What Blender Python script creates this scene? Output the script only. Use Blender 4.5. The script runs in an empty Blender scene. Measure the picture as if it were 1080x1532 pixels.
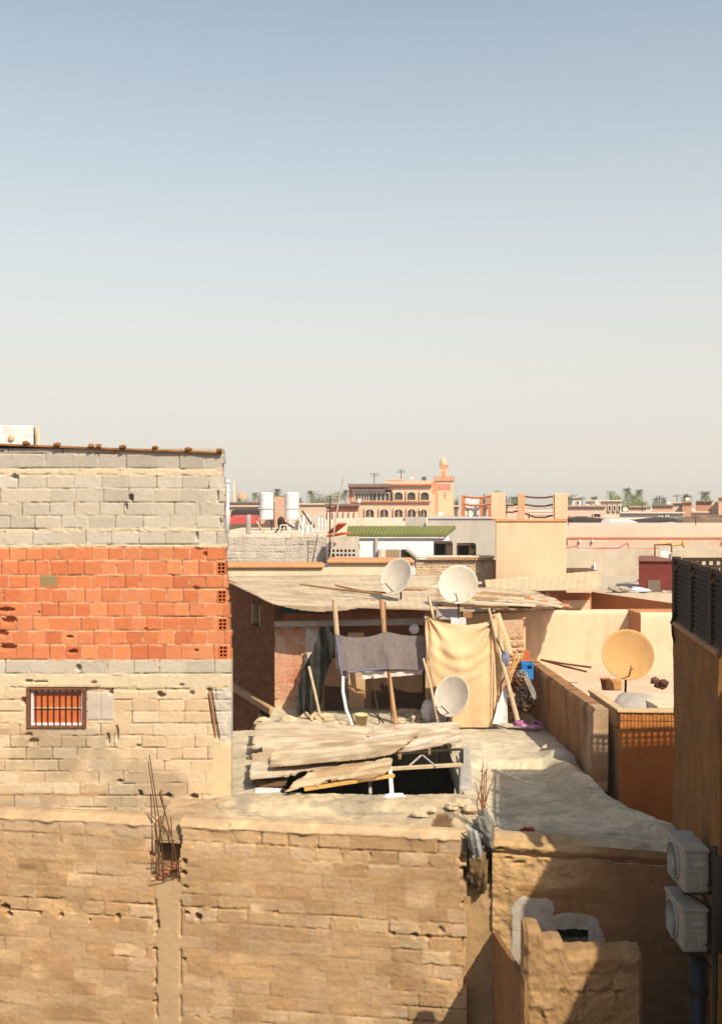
import bpy, bmesh, math, random
import numpy as np
from mathutils import Vector, Matrix
random.seed(7)
S = bpy.context.scene
COL = S.collection
H = 12.0            # camera height above the street
F = 1500.0          # focal length in photograph pixels
HOR = 757.0         # horizon row in the photograph

def P(px, py, Y):
    """point at distance Y that stands where the photograph shows (px, py)"""
    return Vector(((px-540.0)/F*Y, Y, H-(py-HOR)/F*Y))
def Xat(px, Y): return (px-540.0)/F*Y
def Zat(py, Y): return H-(py-HOR)/F*Y

def lin(c): 
    c = c/255.0
    return c/12.92 if c <= .04045 else ((c+.055)/1.055)**2.4
LIT = (1.70, 1.62, 1.20)     # what a white wall facing the camera receives from the sun here
def A(r, g, b, k=1.0):
    """albedo of a surface that looks (r,g,b) in full sun"""
    return tuple(min(.82, lin(c)/l*k) for c, l in zip((r, g, b), LIT))

# ---------------------------------------------------------------- noise
def _h(i, j, s):
    a = np.sin(i*127.1+j*311.7+s*74.7)*43758.5453
    return a-np.floor(a)
def vnoise(x, y, s=0):
    xi = np.floor(x); yi = np.floor(y); fx = x-xi; fy = y-yi
    ux = fx*fx*(3-2*fx); uy = fy*fy*(3-2*fy)
    a = _h(xi, yi, s); b = _h(xi+1, yi, s); c = _h(xi, yi+1, s); d = _h(xi+1, yi+1, s)
    return (a*(1-ux)+b*ux)*(1-uy)+(c*(1-ux)+d*ux)*uy
def fbm(x, y, s=0, o=4):
    t = 0; a = .5; n = 0
    for k in range(o):
        t = t+a*vnoise(x*2**k, y*2**k, s+k*3.3); n += a; a *= .5
    return t/n
def sstep(a, b, x):
    t = np.clip((x-a)/(b-a), 0, 1); return t*t*(3-2*t)

# ---------------------------------------------------------------- materials
def M(name, base, var=.18, scale=2.0, rough=.92, bump=.25, bscale=30, attr=False, c2=None, c2scale=1.2, c2amt=.5, metal=0, streak=None, spec=.25, grit=.13, gscale=26):
    m = bpy.data.materials.new(name); m.use_nodes = True
    nt = m.node_tree; N = nt.nodes; Lk = nt.links
    b = N['Principled BSDF']; b.inputs['Roughness'].default_value = rough; b.inputs['Metallic'].default_value = metal
    b.inputs['Specular IOR Level'].default_value = spec
    tc = N.new('ShaderNodeTexCoord')
    vec = tc.outputs['Object']
    if streak:
        mp = N.new('ShaderNodeMapping'); mp.inputs['Scale'].default_value = streak
        Lk.new(vec, mp.inputs['Vector']); svec = mp.outputs['Vector']
    else: svec = vec
    n1 = N.new('ShaderNodeTexNoise'); n1.inputs['Scale'].default_value = scale; n1.inputs['Detail'].default_value = 8; n1.inputs['Roughness'].default_value = .65
    Lk.new(svec, n1.inputs['Vector'])
    r1 = N.new('ShaderNodeValToRGB'); e = r1.color_ramp.elements
    e[0].position = .3; e[1].position = .72
    e[0].color = tuple(min(1, c*(1-var)) for c in base)+(1,); e[1].color = tuple(min(1, c*(1+var)) for c in base)+(1,)
    Lk.new(n1.outputs['Fac'], r1.inputs['Fac']); out = r1.outputs['Color']
    if attr:
        at = N.new('ShaderNodeAttribute'); at.attribute_name = 'Col'
        mx = N.new('ShaderNodeMix'); mx.data_type = 'RGBA'; mx.blend_type = 'MULTIPLY'; mx.inputs[0].default_value = 1
        Lk.new(out, mx.inputs[6]); Lk.new(at.outputs['Color'], mx.inputs[7]); out = mx.outputs[2]
    if c2:
        n2 = N.new('ShaderNodeTexNoise'); n2.inputs['Scale'].default_value = c2scale; n2.inputs['Detail'].default_value = 6; n2.inputs['Roughness'].default_value = .7
        Lk.new(svec, n2.inputs['Vector'])
        r2 = N.new('ShaderNodeValToRGB'); f = r2.color_ramp.elements
        f[0].position = .48; f[1].position = .68; f[0].color = (0, 0, 0, 1); f[1].color = (c2amt,)*3+(1,)
        Lk.new(n2.outputs['Fac'], r2.inputs['Fac'])
        mx2 = N.new('ShaderNodeMix'); mx2.data_type = 'RGBA'
        Lk.new(r2.outputs['Color'], mx2.inputs[0]); Lk.new(out, mx2.inputs[6]); mx2.inputs[7].default_value = tuple(c2)+(1,)
        out = mx2.outputs[2]
    if grit:
        n4 = N.new('ShaderNodeTexNoise'); n4.inputs['Scale'].default_value = gscale; n4.inputs['Detail'].default_value = 4; n4.inputs['Roughness'].default_value = .8
        Lk.new(vec, n4.inputs['Vector'])
        mp5 = N.new('ShaderNodeMapping'); mp5.inputs['Scale'].default_value = (3.2, 3.2, .55); Lk.new(vec, mp5.inputs['Vector'])
        n5 = N.new('ShaderNodeTexNoise'); n5.inputs['Scale'].default_value = 1.1*gscale/26; n5.inputs['Detail'].default_value = 7; n5.inputs['Roughness'].default_value = .7
        Lk.new(mp5.outputs['Vector'], n5.inputs['Vector'])
        m4 = N.new('ShaderNodeMapRange'); m4.inputs['From Min'].default_value = .3; m4.inputs['From Max'].default_value = .7; m4.inputs['To Min'].default_value = 1-grit; m4.inputs['To Max'].default_value = 1+grit*.6
        Lk.new(n4.outputs['Fac'], m4.inputs['Value'])
        m5 = N.new('ShaderNodeMapRange'); m5.inputs['From Min'].default_value = .52; m5.inputs['From Max'].default_value = .75; m5.inputs['To Min'].default_value = 1; m5.inputs['To Max'].default_value = 1-grit*1.6
        Lk.new(n5.outputs['Fac'], m5.inputs['Value'])
        pr = N.new('ShaderNodeMath'); pr.operation = 'MULTIPLY'; Lk.new(m4.outputs[0], pr.inputs[0]); Lk.new(m5.outputs[0], pr.inputs[1])
        vm = N.new('ShaderNodeVectorMath'); vm.operation = 'SCALE'; Lk.new(out, vm.inputs[0]); Lk.new(pr.outputs[0], vm.inputs['Scale']); out = vm.outputs[0]
    Lk.new(out, b.inputs['Base Color'])
    if bump:
        n3 = N.new('ShaderNodeTexNoise'); n3.inputs['Scale'].default_value = bscale; n3.inputs['Detail'].default_value = 6; n3.inputs['Roughness'].default_value = .7
        Lk.new(vec, n3.inputs['Vector'])
        bp = N.new('ShaderNodeBump'); bp.inputs['Strength'].default_value = bump; bp.inputs['Distance'].default_value = .02
        Lk.new(n3.outputs['Fac'], bp.inputs['Height']); Lk.new(bp.outputs['Normal'], b.inputs['Normal'])
    return m

# ---------------------------------------------------------------- objects
def wloc(o):
    v = Vector((0, 0, 0))
    while o is not None: v = v+o.location; o = o.parent
    return v
def tag(o, label=None, cat=None, group=None, kind=None):
    if label: o['label'] = label
    if cat: o['category'] = cat
    if group: o['group'] = group
    if kind: o['kind'] = kind
    return o
def thing(name, loc, label, cat, group=None):
    o = bpy.data.objects.new(name, None); o.empty_display_size = .2
    COL.objects.link(o); o.location = loc
    return tag(o, label, cat, group)
def link(name, me, mat, parent, base):
    o = bpy.data.objects.new(name, me); COL.objects.link(o)
    if mat: me.materials.append(mat)
    if parent is not None:
        o.parent = parent
    o.location = base-(wloc(parent) if parent is not None else Vector((0, 0, 0)))
    return o
def copy_tree(o, parent=None):
    c = o.copy(); COL.objects.link(c); c.parent = parent
    for ch in [x for x in COL.objects if x.parent == o]: copy_tree(ch, c)
    return c

class MB:
    def __init__(s): s.v = []; s.f = []
    def add(s, vs, fs):
        n = len(s.v); s.v += [Vector(v) for v in vs]; s.f += [tuple(i+n for i in f) for f in fs]; return s
    def hexa(s, b, t):
        return s.add(list(b)+list(t), [(3, 2, 1, 0), (4, 5, 6, 7), (0, 1, 5, 4), (1, 2, 6, 5), (2, 3, 7, 6), (3, 0, 4, 7)])
    def box(s, x0, x1, y0, y1, z0, z1, rz=0, piv=None):
        b = [Vector((x0, y0, z0)), Vector((x1, y0, z0)), Vector((x1, y1, z0)), Vector((x0, y1, z0))]
        t = [Vector((v.x, v.y, z1)) for v in b]
        if rz:
            c = Vector(piv) if piv else Vector(((x0+x1)/2, (y0+y1)/2, 0)); R = Matrix.Rotation(rz, 3, 'Z')
            b = [R@(v-c)+c for v in b]; t = [R@(v-c)+c for v in t]
        return s.hexa(b, t)
    def foot(s, pts, z0, z1):
        """extrude a footprint (counter-clockwise x,y list); z1 may be a list"""
        n = len(pts); zz = z1 if isinstance(z1, (list, tuple)) else [z1]*n
        vs = [(p[0], p[1], z0) for p in pts]+[(p[0], p[1], z) for p, z in zip(pts, zz)]
        fs = [tuple(range(n-1, -1, -1)), tuple(range(n, 2*n))]+[(i, (i+1) % n, n+(i+1) % n, n+i) for i in range(n)]
        return s.add(vs, fs)
    def prism(s, pts, vec):
        n = len(pts); vec = Vector(vec); pts = [Vector(p) for p in pts]
        return s.add(pts+[p+vec for p in pts], [tuple(range(n)), tuple(range(2*n-1, n-1, -1))]+[((i+1) % n, i, n+i, n+(i+1) % n) for i in range(n)])
    def tube(s, pts, r, n=8, cap=True):
        pts = [Vector(p) for p in pts]; k = len(pts); rr = r if isinstance(r, (list, tuple)) else [r]*k
        vs = []
        for i, p in enumerate(pts):
            d = (pts[min(i+1, k-1)]-pts[max(i-1, 0)]).normalized()
            a = d.orthogonal() if i == 0 else (a-d*a.dot(d))
            a.normalize(); b = d.cross(a)
            vs += [p+(a*math.cos(2*math.pi*j/n)+b*math.sin(2*math.pi*j/n))*rr[i] for j in range(n)]
        fs = []
        for i in range(k-1):
            for j in range(n): fs.append((i*n+j, i*n+(j+1) % n, (i+1)*n+(j+1) % n, (i+1)*n+j))
        if cap: fs += [tuple(range(n-1, -1, -1)), tuple(range((k-1)*n, k*n))]
        return s.add(vs, fs)
    def lathe(s, prof, c, axis=(0, 0, 1), n=24, sx=1.0):
        ax = Vector(axis).normalized(); a = ax.orthogonal().normalized() if abs(ax.z) > .99 else Vector((0, 0, 1)).cross(ax).normalized()
        b = ax.cross(a); c = Vector(c); vs = []; k = len(prof)
        for r, h in prof: vs += [c+ax*h+a*(r*sx*math.cos(2*math.pi*j/n))+b*(r*math.sin(2*math.pi*j/n)) for j in range(n)]
        fs = [(i*n+j, i*n+(j+1) % n, (i+1)*n+(j+1) % n, (i+1)*n+j) for i in range(k-1) for j in range(n)]
        return s.add(vs, fs)
    def lump(s, c, r, seed=0, sub=2, amp=.25, freq=2.0):
        bm = bmesh.new(); bmesh.ops.create_icosphere(bm, subdivisions=sub, radius=1)
        rr = Vector(r) if not isinstance(r, (int, float)) else Vector((r, r, r)); c = Vector(c)
        bm.verts.ensure_lookup_table(); vs = []
        from mathutils import noise as mn
        for v in bm.verts:
            k = 1+amp*mn.noise(v.co*freq+Vector((seed*3.7, seed*1.3, seed*7.1)))*1.6
            vs.append(c+Vector((v.co.x*rr.x, v.co.y*rr.y, v.co.z*rr.z))*k)
        fs = [tuple(v.index for v in f.verts) for f in bm.faces]; bm.free()
        return s.add(vs, fs)
    def base(s):
        xs = [v.x for v in s.v]; ys = [v.y for v in s.v]; zs = [v.z for v in s.v]
        return Vector(((min(xs)+max(xs))/2, (min(ys)+max(ys))/2, min(zs)))
    def build(s, name, mat, parent=None, smooth=False, bevel=0):
        b = s.base(); me = bpy.data.meshes.new(name)
        me.from_pydata([tuple(v-b) for v in s.v], [], s.f); me.validate(); me.update()
        bm = bmesh.new(); bm.from_mesh(me); bmesh.ops.recalc_face_normals(bm, faces=bm.faces); bm.to_mesh(me); bm.free()
        if smooth: me.polygons.foreach_set('use_smooth', [True]*len(me.polygons))
        o = link(name, me, mat, parent, b)
        if bevel:
            md = o.modifiers.new('bevel', 'BEVEL'); md.width = bevel; md.segments = 2; md.limit_method = 'ANGLE'
        return o

def hf(name, mat, parent, P00, P10, P01, P11, nu, nv, func=None, mask=None, back=.02, N=None, smooth=True, off=None):
    """a relief surface between four corners. func(u,v,s,t) -> (height, colour or None); u,v metres, s,t 0..1"""
    P00, P10, P01, P11 = [np.array(p, float) for p in (P00, P10, P01, P11)]
    W = np.linalg.norm(P10-P00); Hh = np.linalg.norm(P01-P00)
    s, t = np.meshgrid(np.linspace(0, 1, nu), np.linspace(0, 1, nv)); s = s.ravel(); t = t.ravel()
    B = (P00[None]*((1-s)*(1-t))[:, None]+P10[None]*(s*(1-t))[:, None]+P01[None]*((1-s)*t)[:, None]+P11[None]*(s*t)[:, None])
    n = np.array(N, float) if N is not None else np.cross(P10-P00, P01-P00)
    n = n/np.linalg.norm(n)
    u = s*W; v = t*Hh
    h, col = func(u, v, s, t) if func else (np.zeros_like(u), None)
    V = B+n[None]*h[:, None]
    Vb = B-n[None]*back
    if off is not None: o_ = off(u, v, s, t); V = V+o_; Vb = Vb+o_
    idx = np.arange(nu*nv).reshape(nv, nu)
    q = np.stack([idx[:-1, :-1], idx[:-1, 1:], idx[1:, 1:], idx[1:, :-1]], -1).reshape(-1, 4)
    fm = np.ones((nv-1)*(nu-1), bool)
    if mask is not None:
        cs = s[q].mean(1); ct = t[q].mean(1); fm = mask(cs*W, ct*Hh, cs, ct)
    q = q[fm]; F2 = np.zeros((nv+1, nu+1), bool); F2[1:-1, 1:-1] = fm.reshape(nv-1, nu-1)
    # skirt
    ed = []
    G = F2
    j, i = np.nonzero(G[1:-1, 1:-1])
    I = idx
    dn = ~G[:-2, 1:-1][j, i]; up = ~G[2:, 1:-1][j, i]; lf = ~G[1:-1, :-2][j, i]; rt = ~G[1:-1, 2:][j, i]
    ed.append(np.stack([I[j[dn], i[dn]+1], I[j[dn], i[dn]]], -1))
    ed.append(np.stack([I[j[up]+1, i[up]], I[j[up]+1, i[up]+1]], -1))
    ed.append(np.stack([I[j[lf], i[lf]], I[j[lf]+1, i[lf]]], -1))
    ed.append(np.stack([I[j[rt]+1, i[rt]+1], I[j[rt], i[rt]+1]], -1))
    ed = np.concatenate(ed); ne = len(ed); nV = len(V)
    SV = np.concatenate([V[ed[:, 0]], V[ed[:, 1]], Vb[ed[:, 1]], Vb[ed[:, 0]]])
    k = np.arange(ne)
    sq = np.stack([nV+k, nV+ne+k, nV+2*ne+k, nV+3*ne+k], -1)
    allV = np.concatenate([V, SV]); Q = np.concatenate([q, sq])
    used = np.zeros(len(allV), bool); used[Q.ravel()] = True
    mp = np.cumsum(used)-1; Q = mp[Q]; allV = allV[used]
    base = np.array([allV[:, 0].mean(), allV[:, 1].mean(), allV[:, 2].min()])
    me = bpy.data.meshes.new(name)
    me.vertices.add(len(allV)); me.vertices.foreach_set('co', (allV-base).astype(np.float32).ravel())
    me.loops.add(len(Q)*4); me.loops.foreach_set('vertex_index', Q.astype(np.int32).ravel())
    me.polygons.add(len(Q)); me.polygons.foreach_set('loop_start', np.arange(0, len(Q)*4, 4, dtype=np.int32))
    me.update(calc_edges=True); me.validate()
    sm = np.zeros(len(me.polygons), bool); sm[:len(q)] = smooth
    me.polygons.foreach_set('use_smooth', sm)
    if col is not None:
        c = np.concatenate([col, col[ed[:, 0]], col[ed[:, 1]], col[ed[:, 1]], col[ed[:, 0]]])[used]
        at = me.color_attributes.new('Col', 'FLOAT_COLOR', 'POINT')
        at.data.foreach_set('color', np.concatenate([c, np.ones((len(c), 1))], 1).astype(np.float32).ravel())
    return link(name, me, mat, parent, Vector(base))

def masonry(courses, W, seed=1, wob=.012, rough=.004, smear=None):
    """courses: bottom-up dicts v0,v1,len,cols,mort,depth,jw,stag -> func"""
    rng = np.random.RandomState(seed)
    vb = np.array([c['v0'] for c in courses]+[courses[-1]['v1']])
    lay = []
    for k, c in enumerate(courses):
        L = c['len']; x = -L*(.5 if k % 2 else .02)-rng.rand()*L*c.get('stag', .2); xs = [x]
        while x < W+L: x += L*(1+(rng.rand()-.5)*c.get('jl', .15)); xs.append(x)
        cc = np.array(c['cols'])[rng.randint(len(c['cols']), size=len(xs)+1)]*(1+(rng.rand(len(xs)+1, 1)-.5)*c.get('cv', .25))
        lay.append((np.array(xs), cc, rng.rand(len(xs)+1)))
    def f(u, v, s=None, t=None):
        vw = v+(fbm(u*1.1, v*1.1, seed)-.5)*2*wob+(fbm(u*5, v*5, seed+9)-.5)*wob
        uw = u+(fbm(u*3+9, v*6, seed+5)-.5)*wob*1.5
        ci = np.clip(np.searchsorted(vb, vw)-1, 0, len(courses)-1)
        h = np.zeros_like(u); col = np.zeros((len(u), 3))
        chip = (fbm(u*14, v*14, seed+2, 3)-.5)
        rn = (fbm(u*30, v*30, seed+4, 3)-.5)*2
        for k, c in enumerate(courses):
            m = ci == k
            if not m.any(): continue
            xs, cc, pr = lay[k]
            uu = uw[m]; b = np.clip(np.searchsorted(xs, uu)-1, 0, len(xs)-2)
            du = np.minimum(uu-xs[b], xs[b+1]-uu); dv = np.minimum(vw[m]-c['v0'], c['v1']-vw[m])
            jw = c['jw']
            d = np.minimum(du*c.get('vj', 1.0), dv)+chip[m]*c.get('chip', .02)
            sm = 0 if smear is None else np.clip(smear(u[m], v[m]), 0, 1)
            e = sstep(jw*.35, jw*1.15, d)
            bulge = (fbm(u[m]*6, v[m]*9, seed+6, 3)-.45)*c.get('bulge', .0)
            hh = (pr[b]-.5)*c.get('proud', .008)*(1-sm)+rn[m]*rough+(-c['depth']*(1-e)+bulge*(1-e)*2)*(1-sm)
            e2 = np.clip(e+sm*(1-e)*.8, 0, 1)[:, None]
            mort = np.array(c['mort'])[None]
            cm = cc[b]
            if np.ndim(sm): cm = cm*(1-.55*sm[:, None])+mort*.55*sm[:, None]
            cc_ = cm*e2+mort*(1-e2)
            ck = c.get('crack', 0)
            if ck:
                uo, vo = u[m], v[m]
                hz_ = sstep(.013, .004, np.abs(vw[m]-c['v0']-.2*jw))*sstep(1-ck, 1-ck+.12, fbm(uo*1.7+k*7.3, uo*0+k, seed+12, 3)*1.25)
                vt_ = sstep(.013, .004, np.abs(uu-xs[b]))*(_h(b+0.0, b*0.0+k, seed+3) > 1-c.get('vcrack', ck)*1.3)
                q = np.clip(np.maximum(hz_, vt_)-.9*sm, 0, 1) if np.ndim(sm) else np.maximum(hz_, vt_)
                hh = hh-.022*q; cc_ = cc_*(1-(.30+.3*fbm(uo*5, vo*5, seed+21, 2))[:, None]*q[:, None])  # joint gaps finer than the grid: their darkness is put into the colour
            h[m] = hh; col[m] = cc_
        return h, col
    return f

def dimple(h, u, v, holes):
    for (cu, cv, ru, rv, d) in holes:
        r = np.sqrt(((u-cu)/ru)**2+((v-cv)/rv)**2)+(fbm(u*22, v*22, 3, 2)-.5)*.7
        h = h-d*(1-sstep(.65, 1.0, r))
    return h
# ================================================================ materials
m_masonry = M('masonry', (1, 1, 1), .08, 5, .95, .35, 60, attr=True, grit=.06)
m_lowmas = M('earth_masonry', (1, 1, 1), .10, 2.2, .95, .4, 45, attr=True, c2=A(170, 134, 94), c2scale=.9, c2amt=.25, streak=(1, 1, 2.4), grit=.08)
m_terr = M('terrace_plaster', (1, 1, 1), .16, 1.6, .95, .5, 25, attr=True)
m_grey = M('grey_cement', A(205, 190, 165), .16, 3, .95, .3, 30)
m_cream = M('cream_plaster', A(248, 224, 178), .08, 1.5, .95, .25, 20, c2=A(232, 196, 140), c2scale=1.0, c2amt=.55)
m_rust = M('rusty_sheet', A(176, 118, 60), .35, 6, .9, .4, 30, c2=A(110, 64, 34), c2scale=4, c2amt=.7)
m_dark = M('dark_void', (.02, .015, .01), .2, 3, 1, 0)
m_wood = M('old_wood', A(178, 130, 80), .3, 5, .9, .35, 40, streak=(6, 6, 1))
m_woodp = M('pale_wood', A(228, 196, 146), .25, 5, .9, .3, 40, streak=(6, 6, 1))
m_wfrm = M('window_wood', A(135, 84, 55), .3, 6, .9, .3, 40)
m_white = M('white_paint', A(252, 244, 228), .07, 3, .85, .15, 30, c2=A(225, 200, 160), c2scale=2.5, c2amt=.5)
m_iron = M('dark_iron', (.035, .026, .02), .3, 8, .7, .2, 40, metal=.3)
m_rebar = M('rusty_rebar', A(120, 74, 44), .3, 10, .9, .3, 60)
m_orange = M('orange_shutter', A(232, 118, 58), .15, 4, .85, .2, 30)

# ================================================================ block house at the left
YL = 15.4; SC = YL/F
def lw(px, py): return ((px+240)*SC, (1240-py)*SC)      # wall coordinates of a photograph pixel
house = thing('block_house', P(60, 1240, YL+1.5), 'tall unplastered house of grey blocks and red brick with one small barred window', 'house')
grey = [A(216, 199, 166), A(222, 205, 172), A(209, 192, 160), A(219, 200, 165)]
greyd = [A(200, 186, 158), A(206, 191, 162), A(194, 179, 152)]
redb = [A(236, 140, 86), A(231, 133, 78), A(238, 147, 94), A(224, 124, 74), A(236, 138, 84), A(231, 136, 82), A(237, 144, 90), A(240, 152, 94)]
pink = [A(240, 208, 158), A(234, 202, 152), A(243, 213, 166), A(230, 196, 146)]
mcream = A(236, 212, 164); mgrey = A(224, 204, 164); mpink = A(236, 198, 148)
rows = []   # photograph rows top to bottom
def row(a, b, kind):
    d = dict(v0=(1240-b)*SC, v1=(1240-a)*SC)
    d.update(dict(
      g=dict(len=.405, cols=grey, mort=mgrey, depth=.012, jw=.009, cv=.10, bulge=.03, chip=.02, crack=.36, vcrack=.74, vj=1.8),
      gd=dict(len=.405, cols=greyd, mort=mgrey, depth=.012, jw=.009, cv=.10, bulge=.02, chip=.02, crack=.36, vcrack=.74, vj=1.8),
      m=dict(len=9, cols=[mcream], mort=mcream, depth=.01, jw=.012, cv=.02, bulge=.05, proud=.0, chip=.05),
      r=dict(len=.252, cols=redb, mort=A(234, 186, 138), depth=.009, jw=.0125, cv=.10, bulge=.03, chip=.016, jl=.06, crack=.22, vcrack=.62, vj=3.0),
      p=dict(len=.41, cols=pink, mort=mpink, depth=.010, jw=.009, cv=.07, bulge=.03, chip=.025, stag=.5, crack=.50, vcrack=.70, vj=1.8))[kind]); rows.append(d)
row(640, 679, 'gd'); row(679, 701, 'gd'); row(701, 711, 'm')
for a, b in ((711, 731), (731, 752), (752, 772), (772, 791)): row(a, b, 'g')
row(791, 795, 'm'); row(795, 815, 'g'); row(815, 819, 'm')
yr = [819, 839, 861, 881, 902, 923, 943.5, 964.5, 987]
for a, b in zip(yr[:-1], yr[1:]): row(a, b, 'r')
row(987, 1008, 'g'); row(1008, 1029, 'm')
yp = [1029+17.9*i for i in range(13)]
for a, b in zip(yp[:-1], yp[1:]): row(a, b, 'p')
rows = rows[::-1]
rows[0]['v0'] = -.2
redb0 = redb
W = (346+240)*SC; HW = (1240-671)*SC
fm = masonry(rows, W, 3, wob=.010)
hol = []
for px, py, rx, ry, d in [(196, 744, 5, 6, .14), (189, 757, 2.5, 7, .08), (22, 713, 5, 4, .1), (118, 999, 4, 5, .1), (326, 742, 1.8, 8, .06), (330, 782, 1.8, 8, .06),
    (295, 803, 2.5, 8, .06), (307, 830, 3, 4, .06), (240, 1040, 7, 6, .14), (288, 1037, 4, 4, .07), (210, 1188, 4, 6, .1), (253, 1191, 6, 4, .12), (291, 1191, 6, 5, .14),
    (180, 1169, 5, 3, .1), (36, 1048, 6, 7, .12), (50, 1110, 9, 6, .07), (44, 1100, 6, 5, .06), (208, 1116, 5, 3, .05), (105, 953, 5, 2, .08), (110, 975, 7, 3.5, .09), (58, 916, 3, 2, .05), (218, 941, 3, 2, .05),
    (10, 912, 14, 3.5, .1), (14, 928, 12, 6, .12), (5, 948, 9, 5, .08), (12, 968, 14, 5, .12), (44, 1019, 7, 2.5, .08), (272, 1025, 5, 3, .06), (140, 1021, 5, 3, .06), (60, 1020, 12, 1.6, .06), (162, 1105, 3, 12, .08), (175, 1098, 3, 14, .08),
    (166, 1037, 4, 4, .08), (294, 973, 3, 3, .05), (293, 880, 5, 3, .06)]:
    a, b = lw(px, py); hol.append((a, b, rx*SC, ry*SC, d))
WX0, WX1, WY0, WY1 = 45, 127, 1031, 1086
def wall_f(u, v, s, t):
    h, c = fm(u, v)
    px = u/SC-240; py = 1240-v/SC
    # crumbled mortar band over the window course, cement patches round the window, cast edge at the right
    sm = fbm(u*3, v*3, 31)
    mrag = sstep(.0, .03, np.abs(py-1033-6*(fbm(u*2.2, u*0, 8)-.5))*SC)
    h = h-.03*(1-mrag)*(px > 130)*sstep(.35, .6, vnoise(u*4, v*0, 12))
    gp = (px > 131)*(px < 170)*(py > 1035)*(py < 1078)
    gl = np.minimum(np.abs(px-150.5), np.minimum(np.abs(py-1035), np.abs(py-1078)))
    c = np.where(gp[:, None], np.array(A(226, 206, 174))[None]*(1-.12*vnoise(u*9, v*9, 4))[:, None], c)
    h = np.where(gp, .006-.02*(gl < .9)+.004*(fbm(u*20, v*20, 5)-.5), h)
    # olive replacement block
    ob = (px > 60)*(px < 85)*(py > 860)*(py < 876)
    c = np.where(ob[:, None], np.array(A(168, 142, 92))[None], c)
    # groove with exposed corner column at right
    gx = 313+(py-1032)*.17; gr = (py > 1030)*(py < 1108)
    h = h-.07*gr*(1-sstep(2.2, 4.5, np.abs(px-gx)))
    wcol = gr*(px > gx+4)
    c = np.where(wcol[:, None], np.array(A(226, 210, 178))[None]*(.82+.3*fbm(u*7, v*7, 6))[:, None], c)
    h = h+wcol*(fbm(u*9, v*9, 15)-.5)*.05
    pl = sstep(312, 322, px)*sstep(1108, 1120, py)
    c = c*(1-pl[:, None])+np.array(A(240, 208, 152))[None]*pl[:, None]; h = h*(1-pl)+.006*pl+.006*pl*(fbm(u*12, v*12, 4)-.5)
    br = 1-.28*sstep(.45, .7, fbm(u*1.6+4, v*1.6, 22))*(py > 1090)
    c = c*(br*(.92+.16*fbm(u*.8, v*.8, 40)))[:, None]
    stn = sstep(6, 0, np.abs(py-1189-4*(vnoise(u*2, v*0, 3)-.5)))*(px < 160)
    c = c*(1-.3*stn[:, None]*np.array([[.6, 1, 1.4]]))
    h = dimple(h, u, v, hol)
    return h, c
def wall_mask(u, v, s, t):
    px = u/SC-240; py = 1240-v/SC
    m = ~((px > WX0)*(px < WX1)*(py > WY0)*(py < WY1))
    course = np.floor((py-819)/21)
    edge = 333+(py-680)*.038+np.where((_h(course, course*0, 5) > .5), 1.5, -1.0)+2.2*(vnoise(v*9, v*0, 2)-.5)
    m &= px < edge
    # open cells of the hollow corner bricks
    for k, y in enumerate((850, 892, 934, 975)):
        m &= ~((px > 325+k*.9)*(px < 338+k*.9)*(np.abs(py-y) < 9.0))
    return m
A0 = P(-240, 1240, YL)
hf('wall', m_masonry, house, A0, A0+Vector((W, 0, 0)), A0+Vector((0, 0, HW)), A0+Vector((W, 0, HW)), 400, 390, wall_f, wall_mask, back=.2, N=(0, -1, 0))
# body behind the face; its flank runs back to the left so that only the front is seen
xr = Xat(331, YL)
b = MB()
def body(x0, x1, z0, z1): b.foot([(x0, YL+.16), (x1, YL+.16), (x1-.9 if x1 > -2.5 else x1, YL+6), (x0, YL+6)], z0, z1)
body(Xat(-240, YL), xr, 0, Zat(1092, YL)); body(Xat(-240, YL), Xat(WX0-3, YL), Zat(1092, YL), Zat(1026, YL)); body(Xat(WX1+3, YL), xr, Zat(1092, YL), Zat(1026, YL))
body(Xat(-240, YL), Xat(322, YL), Zat(1026, YL), Zat(679, YL))
b.build('core', m_grey, house)
# hollow bricks laid end-on at the corner: 2 x 3 open cells
for k, y in enumerate((850, 892, 934, 975)):
    mb = MB(); x0 = Xat(325+k*.9, YL); x1 = Xat(338+k*.9, YL); z0 = Zat(y+9, YL); z1 = Zat(y-9, YL); w = x1-x0; hh = z1-z0; t = .016
    for i in range(3): mb.box(x0+i*(w-t)/2, x0+i*(w-t)/2+t, YL-.004, YL+.17, z0, z1)
    for i in range(4): mb.box(x0+t+.001, x0+w-t-.001, YL-.002, YL+.17, z0+i*(hh-t)/3, z0+i*(hh-t)/3+t)
    mb.build('hollow_brick', m_orange, house)
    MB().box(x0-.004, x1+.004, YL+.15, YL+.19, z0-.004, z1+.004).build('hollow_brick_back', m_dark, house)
# window
wf = MB(); x0, x1, z0, z1 = Xat(41, YL), Xat(130, YL), Zat(1089, YL), Zat(1027.5, YL); fw = .05
wf.box(x0, x0+fw, YL-.035, YL+.15, z0, z1); wf.box(x1-fw, x1, YL-.035, YL+.15, z0, z1)
wf.box(x0+fw, x1-fw, YL-.035, YL+.15, z1-.045, z1); wf.box(x0+fw, x1-fw, YL-.03, YL+.15, z0, z0+.03)
win = wf.build('window', m_wfrm, house, bevel=.006)
iw = MB(); a0, a1, c0, c1 = x0+fw+.002, x1-fw-.002, z0+.032, z1-.047; q = .035
iw.box(a0, a0+q, YL+.03, YL+.1, c0, c1); iw.box(a1-q, a1, YL+.03, YL+.1, c0, c1); iw.box(a0+q, a1-q, YL+.03, YL+.1, c0, c0+q); iw.box(a0+q, a1-q, YL+.03, YL+.1, c1-q, c1)
iw.build('inner_frame', m_white, win)
MB().box(a0+q, a1-q, YL+.075, YL+.09, c0+q, c1-q).build('shutter', m_orange, win)
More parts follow.
